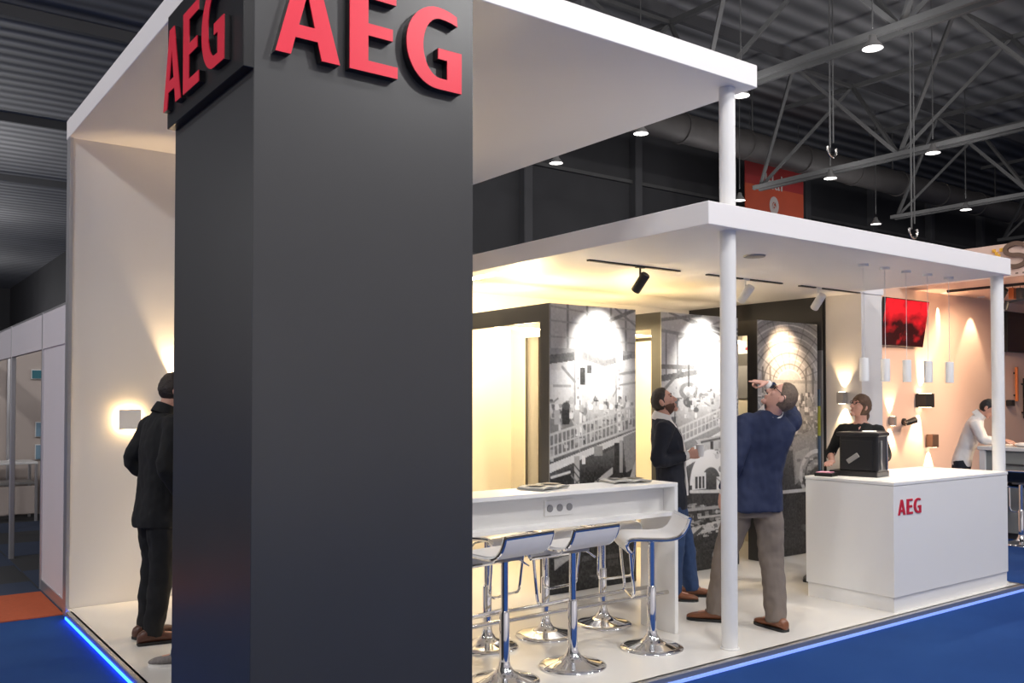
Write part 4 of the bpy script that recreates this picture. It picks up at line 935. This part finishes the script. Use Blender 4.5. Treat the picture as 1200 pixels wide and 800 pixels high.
def hand(mb, w, d, nrm, mode, side):
    """w wrist, d pointing direction, nrm palm side, side = direction of the thumb (+1/-1 along d x nrm)"""
    d = Vector(d).normalized(); nrm = Vector(nrm); nrm = (nrm - d * nrm.dot(d)).normalized(); s_ = d.cross(nrm) * side; w = Vector(w)
    mb.rings([ell(w + d * t, s_ * a, nrm * b_, 16) for t, a, b_ in ((-.03, .026, .021), (0, .027, .020), (.03, .036, .018), (.065, .042, .016), (.088, .041, .014), (.098, .036, .010))])
    for i, (o_, L) in enumerate(((.031, .072), (.0105, .080), (-.0105, .074), (-.031, .058))):
        b = w + d * (.088 - abs(i - 1.2) * .005) + s_ * o_
        cu = {'grip': (35, 45, 35), 'relax': (12, 22, 18), 'point': (0, 4, 4) if i == 0 else (70, 85, 50), 'flat': (4, 8, 6)}[mode]
        fan = s_ * (o_ * 1.2) if mode != 'grip' else Vector()
        a = 0; pts = [b - d * .02, b]; q = b
        for c_, l in zip(cu, (.45, .32, .23)):
            a += math.radians(c_); q = q + ((d + fan * .6).normalized() * math.cos(a) + nrm * math.sin(a)) * L * l; pts.append(q)
        mb.tube(pts, [.0095, .0095, .0088, .0080, .0065], 10)
    tb = w + d * .028 + s_ * .026; td = (d * .75 + s_ * .65 + nrm * (.55 if mode in ('grip', 'point') else .25)).normalized(); t2 = (d * .9 + s_ * .1 + nrm * (.6 if mode in ('grip', 'point') else .15)).normalized()
    mb.tube([tb - td * .015, tb, tb + td * .035, tb + td * .035 + t2 * .03], [.013, .013, .0105, .008], 10)
def limb(mb, pts, rad, k=4, n=16):
    """tapered limb with softened joint"""
    P_ = []; R_ = []
    for i in range(len(pts) - 1):
        for j in range(k):
            t = j / k; P_.append(Vector(pts[i]).lerp(Vector(pts[i + 1]), t)); R_.append(rad[i] + (rad[i + 1] - rad[i]) * t)
    P_.append(Vector(pts[-1])); R_.append(rad[-1])
    Q = [P_[0]] + [(P_[i - 1] + 2 * P_[i] + P_[i + 1]) / 4 for i in range(1, len(P_) - 1)] + [P_[-1]]
    mb.tube(Q, R_, n)
def make_person(label, loc, face, s, sp):
    rz = math.atan2(-face[0], face[1]); loc = Vector(loc)
    Rz = Matrix.Rotation(rz, 3, 'Z')
    def tl(pw): return (Rz.inverted() @ (Vector(pw) - loc)) / s       # world -> body axes
    lean = sp.get('lean', [(0.8, 0, 0), (1.5, 0, 0)])
    def spine(z): return Vector(interp(lean, z))
    def rings(prof, grow=0.0):
        out = []
        for z, hw, hd, yo in prof:
            c = spine(z); t = (Vector((*spine(z + .05), z + .05)) - Vector((*spine(z - .05), z - .05))).normalized()
            ax = Vector((1, 0, -t.x / t.z)).normalized(); ax = Vector((1, 0, 0)) - t * t.x; ax.normalize(); ay = t.cross(ax)
            tw = sp.get('twist', 0) * max(0, min(1, (z - .95) / .4)); ca, sa = math.cos(tw), math.sin(tw); ax, ay = ax * ca + ay * sa, ay * ca - ax * sa
            out.append(ell(Vector((c.x, c.y, z)) + ay * yo, ax * (hw + grow) * sp.get('wide', 1), ay * (hd + grow) * sp.get('deep', 1)))
        return out
    hp = Vector(sp['head']); HR = (Matrix.Rotation(sp.get('yaw', 0), 3, 'Z') @ Matrix.Rotation(sp.get('pitch', 0), 3, 'X') @ Matrix.Rotation(sp.get('roll', 0), 3, 'Y'))
    H = lambda p: hp + HR @ Vector(p)
    arms = sp['arms']; legs = sp['legs']
    # ---- skin: one continuous body
    b = MB(); b.rings(rings(BODY))
    nb = Vector((*spine(1.46), 1.46)) + Vector((0, -.012, 0)); b.tube([nb, nb.lerp(H((0, -.015, -.06)), .5), H((0, -.012, -.05)), H((0, -.005, 0))], [.062, .055, .056, .05], 18)
    hb = head_ball(lambda d: H(head_pt(d))); b.add(hb.v, hb.f)
    b.tube([H((0, .080, .022)), H((0, .096, -.002)), H((0, .108, -.024)), H((0, .094, -.034))], [.007, .009, .0125, .012], 10)       # nose
    for sx in (-1, 1):
        b.ball(H((sx * .010, .093, -.028)), .009, 10); b.ball(H((sx * .076, -.008, -.004)), (.011, .020, .033), 12, HR)
        b.ball(H((sx * .030, .078, .036)), (.026, .012, .007), 10, HR); b.ball(H((sx * .042, .062, -.018)), (.018, .02, .02), 10, HR)
    b.ball(H((0, .083, -.056)), (.024, .010, .006), 10, HR); b.ball(H((0, .081, -.068)), (.020, .011, .007), 10, HR); b.ball(H((0, .070, -.098)), (.026, .022, .018), 12, HR)
    for A in arms:
        limb(b, [A['sh'], A['el'], A['wr']], [.050, .040, .027]); hand(b, A['wr'], A['dir'], A['nrm'], A.get('mode', 'relax'), A.get('side', 1))
    for L in legs:
        limb(b, [L['hip'], L['kn'], L['an']], [.075, .050, .036]); tdir = Vector((-math.sin(L['toe']), math.cos(L['toe']), 0))
        b.tube([Vector(L['an']), Vector((L['an'][0], L['an'][1], .06)), Vector((L['an'][0], L['an'][1], .045)) + tdir * .12], [.036, .036, .02], 12)
    me = remesh(b, sp.get('vox', .0062), 2, sp.get('skin', 'skin'), 'person')
    body = bpy.data.objects.new('person', me); C.objects.link(body); body.location = loc; body.rotation_euler = (0, 0, rz); body.scale = (s, s, s)
    OFF[body.name] = Vector(); tag(body, label, 'person')
    def child(name, me, lab=None):
        o = bpy.data.objects.new(name, me); C.objects.link(o); o.parent = body; OFF[o.name] = Vector()
        if lab: o['label'] = lab
        return o
    # ---- head details
    for sx in (-1, 1): MB().ball(H((sx * .030, .0795, .016)), (.013, .007, .0075), 12, HR).build('eye', 'eye_dark', body, True)
    MB().ball(H((0, .0905, -.061)), (.021, .005, .004), 12, HR).build('mouth', 'lip', body, True)
    hf = hair_fn(sp['hair'][0]); hm = head_ball(lambda d: H(hf(d)), 44, 32)
    if sp['hair'][0] == 'bob': hm.ball(H((.02, -.085, -.075)), (.05, .04, .06), 14, HR)
    child('hair', remesh(hm, .006, 2, sp['hair'][1], 'hair', .003, 40))
    for sx in (-1, 1): MB().tube([H((sx * .014, .088, .034)), H((sx * .032, .086, .040)), H((sx * .05, .072, .034))], [.004, .005, .003], 8).build('eyebrow', sp['hair'][1], body, True)
    if sp.get('beard'):
        def bf(d):
            p = head_pt(d); g = 1 / (1 + math.exp((d.z + .28 + .25 * max(0, d.y - .5)) * 20)) * (1 / (1 + math.exp(-(d.y + .05) * 14)))
            if d.y > .8 and -.62 < d.z < -.45: g *= .4
            return p * (.93 + .125 * g)
        child('beard', remesh(head_ball(lambda d: H(bf(d)), 44, 32), .006, 1, sp['beard'], 'beard', .002, 50))
    if sp.get('glasses'):
        gm = MB()
        for sx in (-1, 1):
            gm.tube([H((sx * .033 + .024 * math.cos(a), .100 - .012 * abs(math.cos(a)) * (1 if math.cos(a) * sx > 0 else 0), .016 + .018 * math.sin(a))) for a in np.linspace(0, 2 * PI, 16, endpoint=False)], .0028, 6, closed=True)
            gm.tube([H((sx * .057, .092, .022)), H((sx * .080, .03, .020)), H((sx * .083, -.015, .014)), H((sx * .080, -.03, -.01))], .003, 6)
        gm.tube([H((-.01, .100, .02)), H((.01, .100, .02))], .0028, 6); gm.build('glasses', 'glasses_dark', body, True)
    # ---- trousers
    t = MB(); t.rings(rings(TROU))
    for L in legs:
        hip = Vector(L['hip']); kn = Vector(L['kn']); an = Vector(L['an'])
        lw = sp.get('loose', 1.0); limb(t, [hip + Vector((0, 0, .03)), hip.lerp(kn, .45), kn, kn.lerp(an, .4), Vector((an.x, an.y, max(an.z - .045, .035)))], [.086, .094 * lw, .076 * lw, .073 * lw, .063 * lw])
    child('trousers', remesh(t, .0085, 4, sp['trousers'], 'trousers', .015, 11, .8, .80))
    # ---- upper garment
    j = MB(); tm, kind = sp['top'], sp.get('kind', 'jacket'); prof = [(max(z, sp.get('hem', .745) + .02 * i), a_, b2, c_) for i, (z, a_, b2, c_) in enumerate(JACK)] if kind == 'jacket' else (SHIRT if not sp.get('open_neck') else SHIRT[:-1])
    j.rings(rings(prof)); k = 1.0 if kind == 'jacket' else .86
    for A in arms:
        sh = Vector(A['sh']); el = Vector(A['el']); wr = Vector(A['wr'])
        ce = Vector((*spine(1.36), 1.36)); e_ = wr.lerp(el, .10) if not A.get('rolled') else el.lerp(wr, .35)
        limb(j, [sh.lerp(ce, .35), sh, sh.lerp(el, .5), el, e_], [.075 * k, .078 * k, .066 * k, .058 * k, .047 * k])
    child('jacket' if kind == 'jacket' else 'shirt', remesh(j, .008, 4, tm, 'jacket', (.015 if kind == 'jacket' else .011), 11, .7))
    # ---- collar, shirt front, cuffs
    if sp.get('collar'):
        nb2 = Vector((*spine(1.49), 1.49)); ax = (H((0, 0, -.06)) - nb2).normalized()
        u = Vector((1, 0, 0)); u = (u - ax * ax.x).normalized(); v_ = ax.cross(u); cm = MB(); tw = sp.get('twist', 0)
        rs_ = [ell(nb2 + ax * a + v_ * -.014, u * r, v_ * r * 1.02, 22, 2) for a, r in ((-.02, .085), (.015, .081), (.050, .0735), (.050, .066), (-.02, .062))]
        cm.rings(rs_, cap=False); cm.build('shirt_collar', sp['collar'], body, True)
    if sp.get('open_neck'):
        fr = []
        for z, w_ in ((1.33, .006), (1.38, .022), (1.43, .042), (1.47, .05), (1.49, .045)):
            hw, hd, yo = interp(SHIRT, z); c = spine(z); fr.append(ell(Vector((c.x, c.y + yo + hd * .93, z)), Vector((w_, 0, 0)), Vector((0, .016, 0)), 14))
        MB().rings(fr).build('neckline', sp.get('skin', 'skin'), body, True)
    if sp.get('front'):
        fr = []
        for z, w_ in ((.86, .040), (.95, .042), (1.08, .040), (1.22, .048), (1.34, .060), (1.43, .062), (1.475, .045), (1.495, .03)):
            hw, hd, yo = interp([(a, b_, c_, d_) for a, b_, c_, d_ in JACK], z); c = spine(z)
            fr.append(ell(Vector((c.x + .012, c.y + yo + hd * .96, z)), Vector((w_, 0, 0)), Vector((0, .017, 0)), 14))
        MB().rings(fr).build('shirt_front', sp['front'], body, True)
    if sp.get('cuffs'):
        for A in arms:
            wr = Vector(A['wr']); el = Vector(A['el']); dd = (wr - el).normalized(); MB().tube([wr - dd * .035, wr + dd * .004], [.036, .034], 14).build('shirt_cuff', sp['cuffs'], body, True)
    # ---- shoes
    for L in legs:
        td = Vector((-math.sin(L['toe']), math.cos(L['toe']), 0)); sd = Vector((td.y, -td.x, 0)); a = Vector((L['an'][0], L['an'][1], 0)) - td * .02; lift = L.get('lift', 0)
        prof = [(-.075, .022, .045), (-.065, .033, .062), (-.03, .037, .085), (.02, .038, .088), (.06, .040, .070), (.10, .043, .054), (.145, .046, .044), (.185, .040, .036), (.212, .026, .026), (.222, .010, .018)]
        up = Vector((0, 0, 1)); m_ = MB()
        m_.rings([ell(a + td * t_ + up * (.014 + h * .5 + lift), sd * w_, up * h * .5, 16, 2.5) for t_, w_, h in prof])
        sh_ = child('shoe', None); bpy.data.objects.remove(sh_)
        shoe = m_.build('shoe', sp['shoes'], body, True, angle=70)
        so = MB(); outl = [(t_, w_ + .003) for t_, w_, h in prof]; pl = [(t_, w_) for t_, w_ in outl] + [(t_, -w_) for t_, w_ in outl[::-1]]
        so.prism(pl, a + up * lift, td, sd, up * .018); so.build('sole', sp.get('sole', 'rubber_dark'), shoe)
        if sp['shoes'] != 'leather_black':
            for q in range(3): MB().tube([a + td * (.05 + .018 * q) + sd * .022 + up * (.094 - .009 * q + lift), a + td * (.052 + .018 * q) + up * (.100 - .009 * q + lift) , a + td * (.05 + .018 * q) - sd * .022 + up * (.094 - .009 * q + lift)], .003, 6).build('lace', sp.get('lace', 'leather_brown'), shoe, True)
    wv = lambda p: loc + Rz @ (Vector(p) * s)
    return body, wv
def stand_legs(spread=.10, fw=(0, 0), toes=(-.12, .12), px=0.0, py=0.0, out=0.0):
    r = []
    for sx, f, t in ((1, fw[0], toes[0]), (-1, fw[1], toes[1])):
        hip = Vector((px + sx * .088, py, .90)); an = Vector((sx * spread, f, .095))
        kn = hip.lerp(an, .48) + Vector((sx * .008, .035, 0)); r.append(dict(hip=hip, kn=kn, an=an, toe=t))
    return r
def arm(sh, el, wr, d, n, mode='relax', side=1, **k): return dict(sh=Vector(sh), el=Vector(el), wr=Vector(wr), dir=Vector(d), nrm=Vector(n), mode=mode, side=side, **k)

# man in the blue blazer, pointing up across his forehead
lx = .13
make_person('person in a blue blazer and taupe trousers pointing upward, head tilted back', (5.24, 4.30, P), (.35, .93), 1.03, dict(
    lean=[(.8, .09, -.01), (.95, .10, -.01), (1.2, .135, -.02), (1.5, .185, -.065)], head=(.222, -.150, 1.590), yaw=.95, pitch=.78, roll=.12,
    arms=[arm((.375, -.04, 1.425), (.49, .17, 1.50), (.30, .17, 1.70), (-1, .10, .16), (0, .2, -1), 'point', 1),
          arm((-.005, -.04, 1.425), (-.10, -.10, 1.16), (-.135, .03, .93), (-.02, .25, -1), (1, 0, 0), 'relax', -1)],
    legs=[dict(hip=Vector((.185, -.01, .90)), kn=Vector((.205, -.04, .50)), an=Vector((.165, -.16, .095)), toe=.22),
          dict(hip=Vector((.01, 0, .90)), kn=Vector((-.05, .14, .50)), an=Vector((-.13, .16, .095)), toe=.95)],
    hair=('receding', 'hair_greyish'), glasses=True, collar='cloth_white', top='cloth_navy', trousers='chino_taupe', shoes='leather_tan', skin='skin_pink', vox=.005, cuffs='cloth_white', twist=-.1, wide=1.06, hem=.80, loose=1.12))
# man with the paper cup
bd, wv = make_person('bearded person in a dark blazer and jeans holding a white cup, looking up', (5.47, 5.26, P), (.72, -.69), .985, dict(
    lean=[(.8, 0, .02), (.95, 0, .03), (1.2, 0, .01), (1.5, 0, -.04)], head=(0, -.035, 1.635), yaw=-.12, pitch=.42,
    arms=[arm((.185, -.03, 1.42), (.245, -.10, 1.14), (.13, .155, 1.20), (-.25, 1, .12), (-1, 0, 0), 'grip', 1),
          arm((-.185, -.03, 1.42), (-.25, -.06, 1.14), (-.24, .06, .92), (0, .3, -1), (1, 0, 0), 'relax', -1)],
    legs=stand_legs(.09, (.04, .20), (-.1, .1), 0, .02), hair=('short', 'hair_dark'), beard='beard_brown', collar='cloth_white', front='cloth_white', cuffs='cloth_white',
    top='cloth_ink', trousers='denim_blue', shoes='leather_tan', vox=.005))
cpos = wv((.098, .262, 1.185))
cu = local('paper_cup', 'white paper cup held by the bearded person', 'cup', cpos, 0)
MB().lathe([(.026, 0), (.036, .092), (.039, .092), (.039, .096), (.034, .094), (.024, .004)], n=24).build('cup_wall', 'cup_white', cu, True)
MB().lathe([(.001, .002), (.026, .002), (.026, .005), (.001, .005)], n=20).build('cup_bottom', 'cup_white', cu)
# woman behind the counter
wl = (7.66, 4.90, P); wx = onY(986, 4.66)
make_person('person with short brown hair and glasses in a black shirt behind the counter', wl, (-.97, -.22), .955, dict(
    lean=[(.8, .0, .09), (.95, 0, .08), (1.5, 0, -.03)], head=(0, -.03, 1.635), yaw=-.62, pitch=.30,
    arms=[arm((.17, -.02, 1.41), (.30, -.01, 1.17), (.20, .20, 1.10), (-.1, 1, -.05), (0, 0, -1), 'relax', -1, rolled=True),
          arm((-.17, -.02, 1.41), (-.26, .02, 1.16), (-.27, .24, 1.11), (.1, 1, -.1), (0, 0, -1), 'relax', 1, rolled=True)],
    legs=[dict(hip=Vector((.088, .10, .88)), kn=Vector((.17, .38, .50)), an=Vector((.24, .54, .095)), toe=-.05), dict(hip=Vector((-.088, .08, .88)), kn=Vector((-.09, .08, .5)), an=Vector((-.09, -.08, .095)), toe=.2)],
    hair=('bob', 'hair_brown'), glasses=True, open_neck=True, top='cloth_black', kind='shirt', trousers='cloth_black', shoes='leather_black', skin='skin_pink', vox=.0055, wide=.98))
# black shoe of somebody behind the counter is a second pair of feet: visitor standing behind the counter end
# bending man in the white shirt
make_person('person in a white shirt and dark trousers bending over the display counter', (11.45, 5.88, 0), (.38, -.92), .99, dict(
    lean=[(.8, 0, -.02), (.98, 0, 0), (1.2, 0, .07), (1.5, 0, .20)], head=(0, .29, 1.60), pitch=-.55,
    arms=[arm((.18, .16, 1.40), (.23, .24, 1.19), (.15, .47, 1.19), (-.1, 1, -.24), (0, 0, -1), 'relax', -1), arm((-.18, .16, 1.40), (-.23, .24, 1.19), (-.13, .48, 1.19), (.1, 1, -.24), (0, 0, -1), 'relax', 1)],
    legs=stand_legs(.10, (0, -.04), px=0, py=-.02), hair=('short', 'hair_black'), collar='cloth_white', top='cloth_white', kind='shirt', trousers='cloth_ink', shoes='leather_black', vox=.007))
# dark-suited man at the back wall
make_person('person in a black suit and brown shoes facing away beside the black tower', (1.68, 6.42, P), (1, .12), 1.03, dict(
    lean=[(.8, .0, .04), (.95, 0, .05), (1.2, 0, .055), (1.5, 0, .10)], head=(0, .145, 1.645), yaw=-.1, pitch=-.05,
    arms=[arm((.19, .08, 1.42), (.26, -.02, 1.14), (.23, .14, .93), (0, .5, -1), (-1, 0, 0), 'relax', 1), arm((-.19, .08, 1.42), (-.27, -.04, 1.15), (-.20, .16, 1.02), (.2, 1, -.2), (1, 0, 0), 'relax', -1)],
    legs=stand_legs(.10, (-.02, .02), (-.2, .15), 0, .03), hair=('short', 'hair_dark'), collar='cloth_black', top='cloth_black', trousers='cloth_black', shoes='leather_brown', vox=.0065))
# visitor hidden by the tower, one grey sneaker showing
make_person('person in dark clothes hidden behind the black tower, one grey sneaker showing', (1.93, 5.64, P), (-.80, .60), .98, dict(
    lean=[(.8, 0, .0), (1.5, 0, -.02)], head=(0, -.01, 1.64), pitch=.05,
    arms=[arm((.185, -.02, 1.42), (.24, -.03, 1.14), (.20, .10, .92), (0, .3, -1), (-1, 0, 0), 'relax', 1), arm((-.185, -.02, 1.42), (-.24, -.03, 1.14), (-.20, .10, .92), (0, .3, -1), (1, 0, 0), 'relax', -1)],
    legs=stand_legs(.10, (-.14, .24), (-.1, .1), 0, .04), hair=('short', 'hair_dark'), collar='cloth_white', top='cloth_ink', trousers='denim_blue', shoes='sneaker_grey', sole='cup_white', lace='cup_white', vox=.008))
